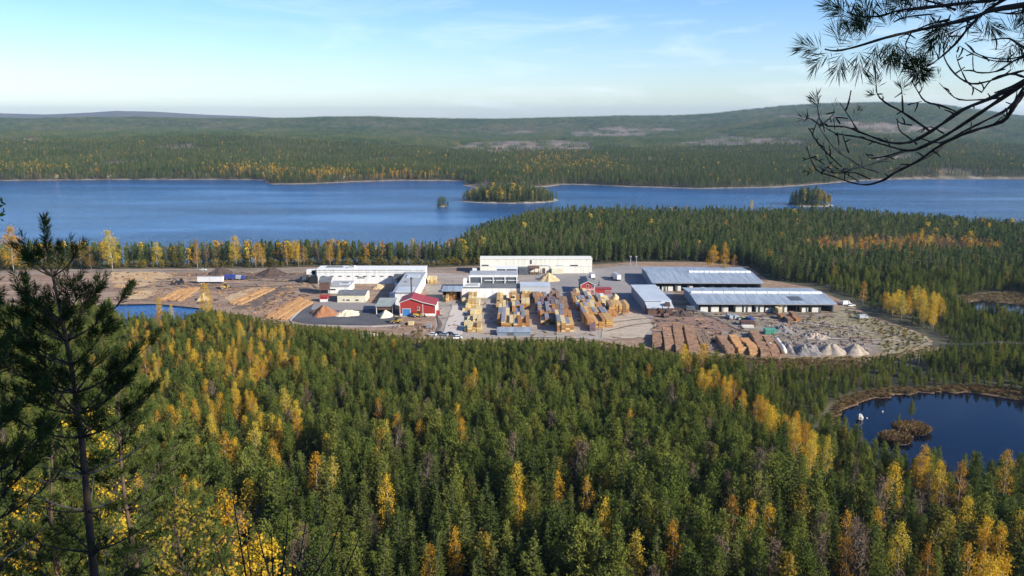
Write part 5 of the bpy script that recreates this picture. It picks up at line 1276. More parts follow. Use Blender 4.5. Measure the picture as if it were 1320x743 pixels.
# near wood
def near_wood():
    xs, ys = [], []
    for (y0, y1, s) in ((150, 215, 3.8), (215, 275, 3.15), (275, 330, 2.65), (330, 430, 2.5), (430, 520, 3.4)):
        x, y = jgrid(-.75 * y1 - 20, .75 * y1 + 20, y0, y1, s); xs.append(x); ys.append(y)
    x, y = np.concatenate(xs), np.concatenate(ys)
    ok = allowed(x, y, 7) & (sdf(x, y, HEATH) > 0) & (sdf(x, y, MARSH) > 0) & ((sdf(x, y, POND_R) > 4.0) | (y < 262))
    ok &= ~((y > 430) & (x < 150))
    x, y = x[ok], y[ok]
    # opening along the diagonal ride, small natural gaps
    u, v = proj(x, y, 0)
    gap = (fbm(x, y, .06, 31) > .40) | ((u > 850) & (u < 1060) & (np.abs(v - (492 + (u - 885) * .62)) < 7))
    k = keep_off(x, y, 2, 13) & ~gap
    x, y, u, v = x[k], y[k], u[k], v[k]
    z = ground_z(x, y)
    h = conifer_height(y)
    h = h * (1 + .16 * fbm(x, y, .03, 8)) * np.clip(rs.normal(.97, .21, len(x)), .42, 1.5)
    h = np.where((u > 1000) & (y > 250) & (y < 420), h * .85, h)
    dp = sdf(x, y, POND_R); h = np.where((dp < 22) & (y > 262), h * .62, h); h = np.where((dp < 45) & (y < 268) & (u > 1040), h * .62, h)
    de = sdf(x, y, YARD); h = np.where(de < 34, h * (.34 + .66 * de / 34), h)
    # spruce share: tall dark spruces in the lower middle, pines elsewhere
    sp = .12 + .55 * np.exp(-((u - 520) / 150) ** 2) * np.clip((v - 470) / 120, 0, 1) + .35 * np.clip((v - 620) / 80, 0, 1) + .25 * fbm(x, y, .02, 12)
    kind = np.where(rs.rand(len(x)) < sp, 'spruce', 'pine')
    bare = (rs.rand(len(x)) < .028 + .08 * ((u > 820) & (u < 1320) & (v > 620)))
    kind = np.where(bare & (v > 480), 'bare', kind)
    ol = rs.rand(len(x)) < .22 * np.exp(-((u - 270) / 130) ** 2) * np.exp(-((v - 480) / 90) ** 2) + .025
    kind = np.where(ol, 'olive', kind)
    return x, y, z, h, kind, u, v
wx, wy, wz, wh, wk, wu, wv = near_wood()

def proto(name, pair, label, cat, group):
    t = thing(name, label, cat, (0, 0, -500), 0, group)
    for nm, me in (('trunk', pair[1]), ('crown', pair[0])):
        o = bpy.data.objects.new(nm, me); C.objects.link(o); o.parent = t
    return t
def plant(name, pairs, hts, rows, cat):
    """rows: x, y, z, height, shape, label, group - each becomes a tree with its own trunk and crown"""
    protos = {}
    for (x, y, z, h, k, lab, grp) in rows:
        k = k % len(pairs); s = h / hts[k]
        sw = s * random.uniform(.92, 1.12) if name != 'birch_tree' else s * random.uniform(.76, 1.1) * (1 if y > 300 else .8)
        if k not in protos:
            t = proto(name, pairs[k], lab, cat, grp); protos[k] = t
            t.location = (x, y, z); t.rotation_euler = (random.gauss(0, .02), random.gauss(0, .02), random.uniform(0, 6.28)); t.scale = (sw, sw, s)
            if not grp and 'group' in t: del t['group']
        else:
            t = copy_thing(protos[k], (x, y, z), random.uniform(0, 6.28), lab, grp, (sw, sw, s))
            if not grp and 'group' in t: del t['group']
plant('birch_tree', BIR, HT['birch'], birch_pts, 'birch')

inframe = (wu > -25) & (wu < 1345) & (wv < 800)
size_px = wh / np.hypot(wx, wy)
rest = np.ones(len(wx), bool)
CON = [('spruce', 'spruce_tree', SPR, 300), ('pine', 'pine_tree', PIN, 300), ('bare', 'bare_tree', BARE, 120)]
def con_label(kind, u, v):
    side = 'between the viewer and the lumber rows' if u < 800 else 'before the dark pond'
    if kind == 'spruce': return ('dark green spruce in the nearest wood ' + side, 'nearest spruces ' + side)
    if kind == 'pine': return ('grey-green bushy pine in the nearest wood ' + side, 'nearest pines ' + side)
    return ('leafless grey-brown birch among conifers in the nearest wood ' + side, 'leafless trees ' + side)
for kind, nm, pairs, lim in CON:
    ids = np.where((wk == kind) & inframe)[0]; ids = ids[np.argsort(-size_px[ids])][:lim]
    rows = []
    for i in ids:
        la, gr = con_label(kind, wu[i], wv[i]); rows.append((wx[i], wy[i], wz[i], wh[i], random.randrange(len(pairs)), la, gr))
    rest[ids] = False
    plant(nm, pairs, HT[kind], rows, {'spruce': 'spruce', 'pine': 'pine', 'bare': 'bare tree'}[kind])
TS = [joined('template_spruce', *p) for p in SPR]; TP = [joined('template_pine', *p) for p in PIN]; TB = [joined('template_bare', *p) for p in BARE] + [joined('template_olive_tree', *p) for p in OLT]
def pick(kind):
    """template number and natural height for each tree of the near kinds"""
    idx = np.zeros(len(kind), int); ht = np.zeros(len(kind))
    for nm, off, hs in (('spruce', 0, HT['spruce']), ('pine', 4, HT['pine']), ('bare', 9, HT['bare']), ('olive', 11, HT['olivetree'])):
        m = kind == nm; r = rs.randint(0, len(hs), m.sum()); idx[m] = r + off; ht[m] = np.array(hs)[r]
    return idx, ht
k, hts = pick(wk[rest])
scatter('conifer_forest', np.stack([wx, wy, wz], -1)[rest], wh[rest] / hts, k, TS + TP + TB, 'dense mixed conifer wood filling the plain below the sawmill')

# peninsula and lakeside wood
x, y = jgrid(-480, 640, 525, 840, 3.9)
x2, y2 = jgrid(60, 480, 430, 525, 3.4)
x, y = np.concatenate([x, x2[(x2 > 150)]]), np.concatenate([y, y2[(x2 > 150)]])
ok = allowed(x, y, 3) & (y > 430) & ~far_side(x, y) & (sdf(x, y, MARSH) > 0)
ok &= ~((y < 520))
x, y = x[ok], y[ok]
k = keep_off(x, y, 2, 7) ; x, y = x[k], y[k]
z = ground_z(x, y); dy = sdf(x, y, YARD); u, v = proj(x, y, 0)
org = sdf(x, y, ORANGE) < 0
strip = (x < -20)
h = rs.uniform(.72, 1.12, len(x)) * np.where(strip, 15.5, 15.0)
edge = (dy < 12) & (x < 10) & (fbm(x, y, .03, 77) > -.35)
r_ = rs.rand(len(x)); fb_ = fbm(x, y, .02, 44)
kind = np.where(r_ < .38, 0, np.where(r_ < .7, 1, 2))
bl = (rs.rand(len(x)) < np.where(strip, .07 + .10 * fb_, .005 + .012 * np.clip(fb_, 0, 1)))
kind = np.where(bl, np.where(rs.rand(len(x)) < .75, 3, 4), kind)
kind = np.where((rs.rand(len(x)) < np.where(strip, .18 + .3 * fb_, .04)) & ~bl, 6, kind)
kind = np.where(org, np.where(rs.rand(len(x)) < .24, 4, np.where(rs.rand(len(x)) < .8, 6, 1)), kind)
kind = np.where(edge, 5, kind); h = np.where(edge, rs.uniform(3.5, 6.5, len(x)), h); h = np.where(org, rs.uniform(10, 14.5, len(x)), h)
HF = np.array([15, 14, 13, 12, 12, 6, 13.])
scatter('peninsula_forest', np.stack([x, y, z], -1), h / HF[kind], kind, [FSP, FPI, FPI2, FBI, FBO, FOL, FBARE], 'conifer wood on the peninsula and lakeside strip behind the sawmill')

# islands
px_, py_ = [], []
for (cx, cy, rx, ry) in ISLES:
    x, y = jgrid(cx - rx, cx + rx, cy - ry, cy + ry, 4.2 if rx > 10 else 3.0)
    e = np.hypot((x - cx) / rx, (y - cy) / ry); x, y = x[e < .95], y[e < .95]; px_.append(x); py_.append(y)
for n_, (x, y) in enumerate(zip(px_, py_)):
    z = ground_z(x, y); r_ = rs.rand(len(x)); kind = np.where(r_ < .5, 0, np.where(r_ < .94, 1, 3))
    if n_ == 2: kind = np.where(x > ISLES[2][0] + 8, np.where(r_ < .5, 4, 1), kind)
    h = rs.uniform(.7, 1.1, len(x)) * (16, 9.5, 17)[n_] * np.clip(1.22 - .62 * np.hypot((x - ISLES[n_][0]) / ISLES[n_][2], (y - ISLES[n_][1]) / ISLES[n_][3]) ** 2, .4, 1.12)
    HI = np.array([15, 14, 13, 12, 12.])
    scatter('island_wood', np.stack([x, y, z], -1), h / HI[kind], kind, [FSP, FPI, FPI2, FBI, FBO], ['conifer wood covering the long island in the lake', 'clump of pines on the tiny islet in the lake', 'dark conifer wood on the round eastern island'][n_])

# far shore
def shore_yellow(u, v):
    g = lambda a, b, su, sv: np.exp(-((u - a) / su) ** 2 - ((v - b) / sv) ** 2)
    return .25 * g(305, 222, 26, 7) + .4 * g(352, 226, 12, 8) + .3 * g(415, 228, 40, 4) + .5 * g(500, 230, 70, 3.5) + .12 * g(700, 215, 40, 14) + .2 * g(760, 212, 30, 6) + .12 * g(30, 222, 40, 8)
def far_wood(y0, y1, s, margin=.66):
    x, y = jgrid(-margin * y1 - 40, margin * y1 + 40, y0, y1, s)
    ok = (np.abs(x) < margin * y + 30) & far_side(x, y) & (sdf(x, y, LAKE) > 3)
    x, y = x[ok], y[ok]
    keep = rs.rand(len(x))
    cc = np.full(len(x), 1e9)
    for pg in CLEARCUTS: cc = np.minimum(cc, sdf(x, y, pg))
    dens = np.where(cc < 0, .16, np.where(fbm(x, y, 1 / 260., 70, 4) > .5, .3, 1.0))
    k = keep < dens
    x, y = x[k], y[k]; return x, y, ground_z(x, y)
x, y, z = far_wood(1080, 1750, 4.7); xb, yb, zb = far_wood(1750, 2500, 6.2)
x, y, z = np.concatenate([x, xb]), np.concatenate([y, yb]), np.concatenate([z, zb])
u, v = proj(x, y, z)
r_ = rs.rand(len(x)); pat = fbm(x, y, 1 / 180., 21)
kind = np.where(r_ < .35 + .2 * pat, 0, np.where(r_ < .7, 1, 2))
yel = rs.rand(len(x)) < (shore_yellow(u, v) * .8 + .006 + .022 * np.clip(fbm(x, y, 1 / 140., 23), 0, 1))
kind = np.where(yel, np.where(rs.rand(len(x)) < .5, 3, 4), kind)
kind = np.where((rs.rand(len(x)) < .05) & ~yel, 5, kind)
h = rs.uniform(.7, 1.15, len(x)) * 11.0 * (1 + .3 * pat)
scatter('far_shore_forest', np.stack([x, y, z], -1), h / np.array([15, 14, 13, 12, 12, 13.])[kind], kind, [FSP, FPI, FPI2, FBI, FBO, FBARE], 'wide conifer forest rising behind the far shore of the lake')
x, y, z = far_wood(2500, 4200, 21.0); xb, yb, zb = far_wood(4200, 7000, 27.0)
x, y, z = np.concatenate([x, xb]), np.concatenate([y, yb]), np.concatenate([z, zb])
scatter('hill_forest', np.stack([x, y, z], -1), rs.uniform(.75, 1.15, len(x)), rs.randint(0, 3, len(x)), GR, 'hazy conifer forest covering the distant hills')

# shrubs, scrub and sedge
def scrub_patch(name, pg, s, hr, kinds, label):
    x0, y0 = pg.min(0); x1, y1 = pg.max(0)
    x, y = jgrid(x0, x1, y0, y1, s); k = sdf(x, y, pg) < -.3
    for pp in (POND_L, POND_R, POND_M): k &= sdf(x, y, pp) > .3
    x, y = x[k], y[k]; z = ground_z(x, y)
    scatter(name, np.stack([x, y, z], -1), rs.uniform(*hr, len(x)), rs.randint(0, len(kinds), len(x)), kinds, label)
def tuft(seed, mat, n=40, h=.9, r=.6):
    rng = np.random.RandomState(seed); a = rng.rand(n) * 6.28; q = np.sqrt(rng.rand(n)) * r
    cen = np.stack([np.cos(a) * q, np.sin(a) * q, rng.uniform(.2, .7, n) * h], -1); dr = np.stack([np.cos(a) * .4, np.sin(a) * .4, np.ones(n)], -1)
    return bpy.data.objects.new('template_tuft', leaf_mesh('template_tuft', cen, rng.uniform(.5, 1.0, n) * h, M[mat], dr, 0, .22, rng))
TH = [tuft(71, 'heath'), tuft(72, 'heath'), tuft(73, 'grassdry')]
scrub_patch('heath_scrub', HEATH, 1.3, (.7, 1.7), TH, 'brown heath and low scrub in the clearing below the log piles')
scrub_patch('marsh_grass', MARSH, 1.6, (.6, 1.3), [TH[2], TH[2], TH[0]], 'pale dry grass round the little marsh pond')
scrub_patch('shore_sedge', PSHORE, 1.0, (.6, 1.3), TH, 'brown sedge on the bank of the dark pond')
scrub_patch('yard_weeds', poly([(1020, 412), (1060, 408), (1130, 418), (1180, 430), (1165, 438), (1100, 436), (1060, 428), (1030, 422)]), 2.6, (.25, .8), [TH[2], TH[0], tuft(75, 'olive')], 'olive weeds and dry grass on the gravel at the eastern yard')
scrub_patch('verge_grass', poly([(322, 407), (380, 418), (500, 430), (545, 438), (770, 440), (830, 450), (1010, 462), (1130, 460), (1195, 448), (1240, 452), (1130, 470), (1000, 472), (830, 462), (620, 449), (500, 441), (380, 426), (280, 404)]), 1.5, (.4, 1.2), [TH[2], TH[0], tuft(76, 'olive')], 'dry grass verge along the front of the sawmill yard')
def litter():
    def bits(seed, mat, kind):
        rng = random.Random(seed); m = MB()
        for _ in range(4):
            x, y = rng.uniform(-1, 1), rng.uniform(-1, 1)
            if kind == 'plank':
                a = rng.uniform(0, 3); dx, dy = math.cos(a) * rng.uniform(.5, 1.5), math.sin(a) * rng.uniform(.5, 1.5); m.tube([(x - dx, y - dy, .1), (x + dx, y + dy, .16)], .13, 5)
            else: k = rng.uniform(.2, .5); m.box(x - k, x + k, y - k * .8, y + k * .8, 0, k * rng.uniform(.6, 1.3), top=(k * .4, k * .3))
        return bpy.data.objects.new('template_bits', m.mesh('template_bits', M[mat]))
    T = [bits(1, 'boardbrown', 'plank'), bits(2, 'boardbrown', 'plank'), bits(3, 'logend', 'plank'), bits(4, 'rubble', 'chunk'), bits(5, 'barkheap', 'chunk'), bits(6, 'gravel', 'chunk')]
    P_, K_ = [], []
    for (pts, n, kinds) in [([(145, 352), (400, 352), (400, 372), (300, 396), (205, 389), (140, 371)], 420, (0, 1, 2, 4, 2)), ([(300, 372), (400, 380), (372, 415), (322, 404)], 160, (1, 2, 4)), ([(840, 412), (930, 412), (1000, 440), (1000, 460), (840, 455)], 260, (1, 4, 4, 2)), ([(985, 420), (1060, 415), (1110, 424), (1128, 440), (1120, 456), (1000, 458)], 400, (3, 3, 4, 5, 3, 1, 4, 5, 3, 0)), ([(895, 404), (1080, 405), (1060, 415), (960, 425)], 110, (3, 4, 0, 1)), ([(520, 416), (560, 420), (560, 432), (500, 424)], 60, (1, 3, 0)), ([(560, 390), (800, 385), (820, 435), (560, 436)], 120, (0, 1, 4))]:
        pg = poly(pts); x0, y0 = pg.min(0); x1, y1 = pg.max(0); c = 0
        while c < n:
            x, y = rs.uniform(x0, x1), rs.uniform(y0, y1)
            if sdf(np.array([x]), np.array([y]), pg)[0] < 0: P_.append((x, y, .12)); K_.append(kinds[c % len(kinds)]); c += 1
    scatter('yard_litter', P_, rs.uniform(.4, 1.35, len(P_)), K_, T, 'scattered broken wood, bark and stones littering the sawmill yard')
litter()
scrub_patch('yard_weeds', poly([(1086, 396), (1120, 409), (1180, 428), (1202, 440), (1188, 451), (1138, 457), (1130, 446), (1136, 436), (1120, 424), (1092, 411)]), 2.7, (.4, 1.3), [TH[0], tuft(77, 'olive'), tuft(78, 'olive')], 'dark weeds and brush along the shaded eastern edge of the yard')
SH = [(540, 437, 12, 'rounded orange-olive bush on the yard edge below the yellow loaders'), (533, 434, 8, 'small olive bush at the edge of the asphalt pad'), (580, 440, 8, 'low olive bush below the row of parked cars'), (552, 440, 9, 'olive bush in front of the white end car'), (612, 446, 7, 'low olive bush below the pale lumber row'), (735, 447, 12, 'olive bush at the foot of the tall orange lumber stack'), (705, 447, 8, 'low olive bush below the central lumber row'), (825, 453, 11, 'green-olive bush at the corner of the long log piles'), (1045, 410, 7, 'olive bush at the edge of the gravel lot'), (1062, 412, 5, 'small olive bush beside the gravel lot'), (1150, 428, 8, 'olive bush in the scrub under the yellow birch grove'), (1166, 434, 10, 'tallest olive bush in the scrub at the eastern yard end'), (1182, 440, 9, 'olive bush at the forest edge of the eastern scrub'), (1144, 446, 8, 'olive bush just beyond the pale gravel cone'), (1170, 447, 9, 'olive bush in the scrub by the wooden power pole'), (1128, 418, 7, 'low olive bush in shade near the pale van')]
rows = []
for (u, v, hp, lab) in SH:
    x, y = P(u, v); rows.append((x, y, gz(x, y) + .02, hp * y / F, len(rows) % 2, lab, None))
plant('bush', OLI, HT['olive'], rows, 'bush')
# dark spruces by the warm-white hall and the red house
rows = []
for (u, v, hp, lab) in [(709, 352.5, 12, 'dark pointed spruce before the warm-white hall'), (697, 352, 8, 'short dark spruce beside the canopy of the warm-white hall'), (772, 369, 8, 'dark round spruce behind the red house annex')]:
    x, y = P(u, v - (0 if u > 760 else -1.5)); rows.append((x, y, 0, hp * y / F, 2, lab, None))
plant('spruce_tree', SPR, HT['spruce'], rows, 'spruce')
# islets in the pond
for (uc, v, wp, hm, lab) in [(1161, 570, 40, .5, 'low brown sedge islet in the pond, the nearer of two'), (1183, 558, 46, .6, 'brown sedge islet carrying small pines, the farther of two')]:
    o = heap('sedge_islet', lab, 'islet', uc, v, wp, .5, 'barkheap', 4.0 if uc < 1170 else 4.6, flatx=.3); o.location.z = PZ - .02
    cx, cy = o.location.x, o.location.y; rx = wp / F * cy / 2; ry = 4.0 if uc < 1170 else 4.6
    x, y = jgrid(cx - rx, cx + rx, cy - ry, cy + ry, .55); e = np.hypot((x - cx) / rx, (y - cy) / ry); x, y = x[e < .97], y[e < .97]
    scatter('islet_sedge', np.stack([x, y, np.full(len(x), PZ + .3)], -1), rs.uniform(.9, 2.3, len(x)), rs.randint(0, 2, len(x)), TH[:2], 'dry brown sedge growing on the pond islets')
rows = []
for (u, v, hp, lab) in [(1157, 552, 20, 'slim small pine on the edge of the sedge islets'), (1174, 541, 27, 'leaning small pine on the farther sedge islet')]:
    x, y = P(u, v, PZ); rows.append((x, y, PZ + .3, hp * y / F, 0 if u > 1160 else 3, lab, None))
plant('pine_tree', PIN, HT['pine'], rows, 'pine')

# ------------------------------------------------------------------ close vegetation on the lookout
def needle_mesh(name, tufts, mat, width):
    """tufts: (base, direction, shoot length, needle length, count)"""
    V, Fc = [], []
    rng = np.random.RandomState(5)
    allv = []
    for (p, d, sl, nl, n) in tufts:
        d = np.array(d, float); d /= np.linalg.norm(d) + 1e-9; p = np.array(p, float)
        s = rng.rand(n) ** .8
        side = rng.normal(size=(n, 3)); side -= (side @ d)[:, None] * d; side /= np.linalg.norm(side, axis=1)[:, None]
        ang = np.radians(rng.uniform(22, 72, n) * (1.1 - .45 * s))
        nd = d * np.cos(ang)[:, None] + side * np.sin(ang)[:, None]
        b = p + d * (s * sl)[:, None]
        L = nl * rng.uniform(.7, 1.15, n)[:, None]
        w = np.cross(nd, rng.normal(size=(n, 3))); w /= np.linalg.norm(w, axis=1)[:, None]; w = w * width * .5
        tip = b + nd * L; mid = b + nd * L * .55 + side * L * .03
        allv.append(np.stack([b - w * .6, mid - w, tip, mid + w], 1).reshape(-1, 3))
    v = np.concatenate(allv); n = len(v) // 4
    me = bpy.data.meshes.new(name); me.vertices.add(4 * n); me.vertices.foreach_set('co', v.ravel())
    me.loops.add(4 * n); me.loops.foreach_set('vertex_index', np.arange(4 * n)); me.polygons.add(n); me.polygons.foreach_set('loop_start', np.arange(n) * 4)
    me.update(calc_edges=True); me.materials.append(mat)
    return me
def nmat(name, a, b, tr=.2):
    return foliage(name, [(0, a), (1, b)], tr)
ND = nmat('pine_needles_shade_tone', (.030, .050, .018), (.065, .090, .028)); NL = nmat('pine_needles_sun_tone', (.07, .10, .028), (.14, .17, .05), .3)  # same needles twice: shade painted into the darker copy, sunlight into the lighter

def pine_close(name, label, top, height, base_r, seed, spread, nl, per, wid, mat, first=.12, whorl=.36, lean=(0, 0), up0=.75, group=None, cat='pine', mass=False):
    """a young pine built twig by twig, standing with its tip at the point top"""
    rng = random.Random(seed)
    tx, ty, tz = top
    t = thing(name, label, cat, (tx + lean[0], ty + lean[1], tz - height), 0, group)
    def st_at(s):   # s: 0 foot .. 1 tip
        q = 1 - s; return Vector((-lean[0] * s + .05 * math.sin(s * 7 + seed), -lean[1] * s + .04 * math.cos(s * 6), height * s))
    MB().tube([st_at(i / 14) for i in range(15)], [base_r * (1 - i / 14) ** .9 * random.uniform(.93, 1.1) + .006 for i in range(15)], 9).build('trunk', M['young_bark'], t, True)
    tufts = [(st_at(.985 - .09 / height), (0, 0, 1), .30, nl * 1.15, int(per * 7))]
    z = height - .30
    k = 0
    while z > height * first:
        s = z / height; dn = height - z
        L = min(spread, (.10 + dn * .50) if mass else (.16 + dn * .26)) * rng.uniform(.8, 1.1); pw = int(per * (1.5 if mass and .4 < dn < 1.6 else .6 if mass and dn > 1.6 else 1))
        for b in range(rng.choice([4, 5, 5, 6])):
            az = b * 1.256 + k * .7 + rng.uniform(-.35, .35); up = up0 - .55 * min(1, dn / 2.2) + rng.uniform(-.12, .12)
            LL = L * rng.uniform(.7, 1.15); p0 = st_at(s)
            pts = []
            for i in range(6):
                q = i / 5; pts.append(p0 + Vector((math.cos(az) * q * LL, math.sin(az) * q * LL, (up * q * .6 + .38 * q * q) * LL)))
            dead = (dn > height * .62 or (mass and dn > 1.75)) and rng.random() < (.5 if mass else .35)
            bo = MB().tube(pts, [.009 + .006 * min(1, LL)] + [(.007 + .005 * min(1, LL)) * (1 - .16 * i) for i in range(1, 6)], 5); bm_ = M['pale_twig' if dead and rng.random() < .5 else 'twig_bark']
            if dead: bo.build('branch', bm_, t, True); continue
            end = pts[-1]; dr = (pts[-1] - pts[-2]).normalized()
            tufts.append((pts[-1] - dr * .05, dr + Vector((0, 0, .3)), .17, nl, pw))
            nside = 3 + int(LL / (.075 if mass and dn < 1.6 else .115))
            for c in range(nside):
                q = rng.uniform(.35, .98); i = min(4, int(q * 5)); p = pts[i].lerp(pts[i + 1], q * 5 - i)
                sd = Vector((-math.sin(az), math.cos(az), 0)) * rng.choice((-1, 1))
                d2 = (dr * .8 + sd * rng.uniform(.4, 1.0) + Vector((0, 0, rng.uniform(.1, .6)))).normalized(); l2 = LL * rng.uniform(.15, .38) * (1.15 - q * .5)
                e2 = p + d2 * l2
                if l2 > .07: bo.tube([p, p.lerp(e2, .5) + Vector((0, 0, -.02 * l2)), e2], [.007, .005, .004], 4)
                tufts.append((p + d2 * l2 * .5, d2, l2 * .5 + .09, nl, pw))
            bo.build('branch', bm_, t, True)
        z -= whorl * (.62 if mass and .35 < height - z < 1.5 else 1) * rng.uniform(.8, 1.2); k += 1
    o = bpy.data.objects.new('needles', needle_mesh('needles', tufts, mat, wid)); C.objects.link(o); o.parent = t
    return t
def at(u, v, d):
    """point at distance d along y on the line of sight (placing close things)"""
    return PY(u, v, d)
tx, ty, tz = at(58, 307, 6.4); zg0 = gz(tx - .1, ty)
pine_close('young_pine', 'dark slender pine towering close by at the edge of the lookout', (tx, ty, tz), tz - zg0 + .1, .044, 3, .54, .064, 50, .0055, ND, .24, .32, (.24, .0), mass=True)
tx, ty, tz = at(-70, 372, 5.2)
pine_close('young_pine', 'dark pine partly outside the frame beside the slender pine', (tx, ty, tz), tz - gz(tx, ty), .045, 8, .56, .064, 46, .0055, ND, .22, .31, mass=True)
tx, ty, tz = at(150, 470, 9.5)
pine_close('young_pine', 'sunlit bushy green pine behind the dark slender pine', (tx, ty, tz), tz - gz(tx, ty), .04, 12, 1.2, .08, 64, .008, NL, .12, .28)
tx, ty, tz = at(215, 560, 12)
pine_close('young_pine', 'olive green pine low beside the golden birch of the lookout', (tx, ty, tz), tz - gz(tx, ty), .04, 15, 1.3, .085, 60, .010, NL, .12, .3)
tx, ty, tz = at(60, 560, 9)
pine_close('young_pine', 'lowest sunlit pine at the foot of the dark slender pine', (tx, ty, tz), tz - gz(tx, ty), .04, 19, 1.3, .08, 60, .0075, NL, .12, .3)

def birch_close(label, top, height, R, seed, leaves, leaf, mat='birch', name='birch_sapling', base=.2, bark='twig_bark', per_twig=26):
    rng = random.Random(seed); nrng = np.random.RandomState(seed)
    tx, ty, tz = top; t = thing(name, label, 'birch', (tx, ty, tz - height), 0)
    st_at = lambda s: Vector((.12 * math.sin(s * 4 + seed) * height * .2, .1 * math.cos(s * 3 + seed) * height * .2, height * s))
    MB().tube([st_at(i / 8) for i in range(9)], [.035 * (1 - i / 8) + .005 for i in range(9)], 6).build('trunk', M[bark], t, True)
    cen, siz = [], []
    nb = int(leaves / per_twig / 3)
    for b in range(nb):
        s = base + (1 - base) * (b + .5) / nb; az = b * 2.4 + rng.uniform(-.4, .4); L = R * (1.05 - s) ** .6 * rng.uniform(.6, 1.1)
        p0 = st_at(s); pts = [p0 + Vector((math.cos(az) * q * L, math.sin(az) * q * L, (.9 * q - .15 * q * q) * L)) for q in (0, .25, .5, .75, 1)]
        bo = MB().tube(pts, [.010, .008, .006, .004, .003], 4)
        for c in range(3):
            q = rng.uniform(.3, 1); i = min(3, int(q * 4)); p = pts[i].lerp(pts[i + 1], q * 4 - i)
            d = Vector((rng.gauss(0, 1), rng.gauss(0, 1), rng.gauss(.2, .7))).normalized(); e = p + d * L * .35
            bo.tube([p, e], [.004, .002], 3)
            for _ in range(per_twig):
                x = p.lerp(e, rng.random()) + Vector(nrng.normal(size=3) * .05); cen.append(x); siz.append(leaf * rng.uniform(.6, 1.25))
        bo.build('branch', M['twig_bark'], t, True)
    o = bpy.data.objects.new('leaves', leaf_mesh('leaves', cen, siz, M[mat], None, .3, .8, nrng)); C.objects.link(o); o.parent = t
    return t
tx, ty, tz = at(285, 640, 13); birch_close('golden birch sapling rising at the lower edge beside the lookout pines', (tx, ty, tz), tz - gz(tx, ty), .8, 5, 2200, .043)
tx, ty, tz = at(120, 535, 14); birch_close('golden birch glowing behind the trunk of the dark slender pine', (tx, ty, tz), tz - gz(tx, ty), 1.3, 6, 4200, .05)
tx, ty, tz = at(335, 712, 9); birch_close('low dense golden birch at the bottom edge of the slope', (tx, ty, tz), tz - gz(tx, ty), .9, 9, 3000, .038)
tx, ty, tz = at(20, 610, 13); birch_close('yellow birch sapling low behind the pines at the slope edge', (tx, ty, tz), tz - gz(tx, ty), 1.2, 10, 2200, .048)
tx, ty, tz = at(225, 655, 8); birch_close('olive leaved sapling low in the shade of the lookout pines', (tx, ty, tz), tz - gz(tx, ty), .8, 12, 1600, .036, 'olive', 'willow_sapling')
# nearly bare twig bush
def twig_bush():
    x, y, z = at(345, 800, 5.5); zg1 = gz(x, y)
    t = thing('bare_bush', 'dark nearly bare bush with a few bright yellow leaves at the bottom edge', 'bush', (x, y, zg1)); rng = random.Random(4)
    cen, siz = [], []
    ends = [(445, 655), (465, 690), (372, 650), (330, 655), (300, 640), (415, 700), (350, 690), (275, 690), (395, 668), (318, 700)]
    for (u, v) in ends:
        d = 5.5 + rng.uniform(-.5, .5); e = Vector(at(u, v, d)) - Vector((x, y, zg1)); mid = e * .55 + Vector((rng.uniform(-.08, .08), rng.uniform(-.1, .1), .12)) + Vector((-e.x * .18, 0, 0))
        pts = [Vector((rng.uniform(-.05, .05), rng.uniform(-.05, .05), 0)), mid * .5, mid, e * .8 + mid * .1, e]
        bo = MB().tube(pts, [.014, .011, .008, .005, .003], 5).build('branch', M['twig_bark'], t, True)
        for c in range(4):
            q = pts[2].lerp(pts[4], rng.random()); f = q + Vector((rng.uniform(-.2, .2), rng.uniform(-.2, .2), rng.uniform(.02, .22)))
            MB().tube([q, f], [.004, .002], 4).build('twig', M['twig_bark'], bo, True)
            if rng.random() < .42: cen.append(f); siz.append(.05)
    for (u, v) in [(388, 688), (315, 655), (317, 664), (370, 720), (378, 737), (447, 667)]:
        cen.append(Vector(at(u, v, 5.5)) - Vector((x, y, zg1))); siz.append(.048)
    me = leaf_mesh('leaves', cen, siz, foliage('bright_yellow_leaves', [(0, (.62, .50, .05)), (1, (.72, .66, .12))], .5), None, .2, .95, np.random.RandomState(3))
    o = bpy.data.objects.new('leaves', me); C.objects.link(o); o.parent = t
twig_bush()
# green leaved sapling whose twig reaches in at the left edge
def edge_sapling():
    x, y = -2.35, 3.0; zg1 = gz(x, y)
    t = thing('rowan_sapling', 'green leafy twig tip reaching in at the frame edge above the lake', 'sapling', (x, y, zg1))
    top = Vector(at(-20, 245, 3.0)) - Vector((x, y, zg1))
    MB().tube([(0, 0, 0), (.03, .02, top.z * .5), top * .5 + Vector((0, 0, top.z * .35)), top], [.02, .016, .010, .004], 6).build('trunk', M['twig_bark'], t, True)
    tp = Vector(at(6, 272, 3.0)) - Vector((x, y, zg1)); st0 = Vector((.05, .02, top.z * .8))
    MB().tube([st0, st0.lerp(tp, .6) + Vector((0, 0, .05)), tp], [.008, .005, .002], 5).build('branch', M['twig_bark'], t, True)
    cen = [Vector(at(u, v, 3.0 + random.uniform(-.04, .04))) - Vector((x, y, zg1)) for (u, v) in [(2, 258), (4, 262), (0, 266), (5, 271), (2, 277), (3, 284), (-4, 280), (-8, 268), (-10, 255), (-14, 262)]]
    o = bpy.data.objects.new('leaves', leaf_mesh('leaves', cen, [.024] * len(cen), foliage('green_leaves', [(0, (.08, .17, .03)), (1, (.16, .26, .05))], .4), None, .2, .6, np.random.RandomState(8))); C.objects.link(o); o.parent = t
edge_sapling()

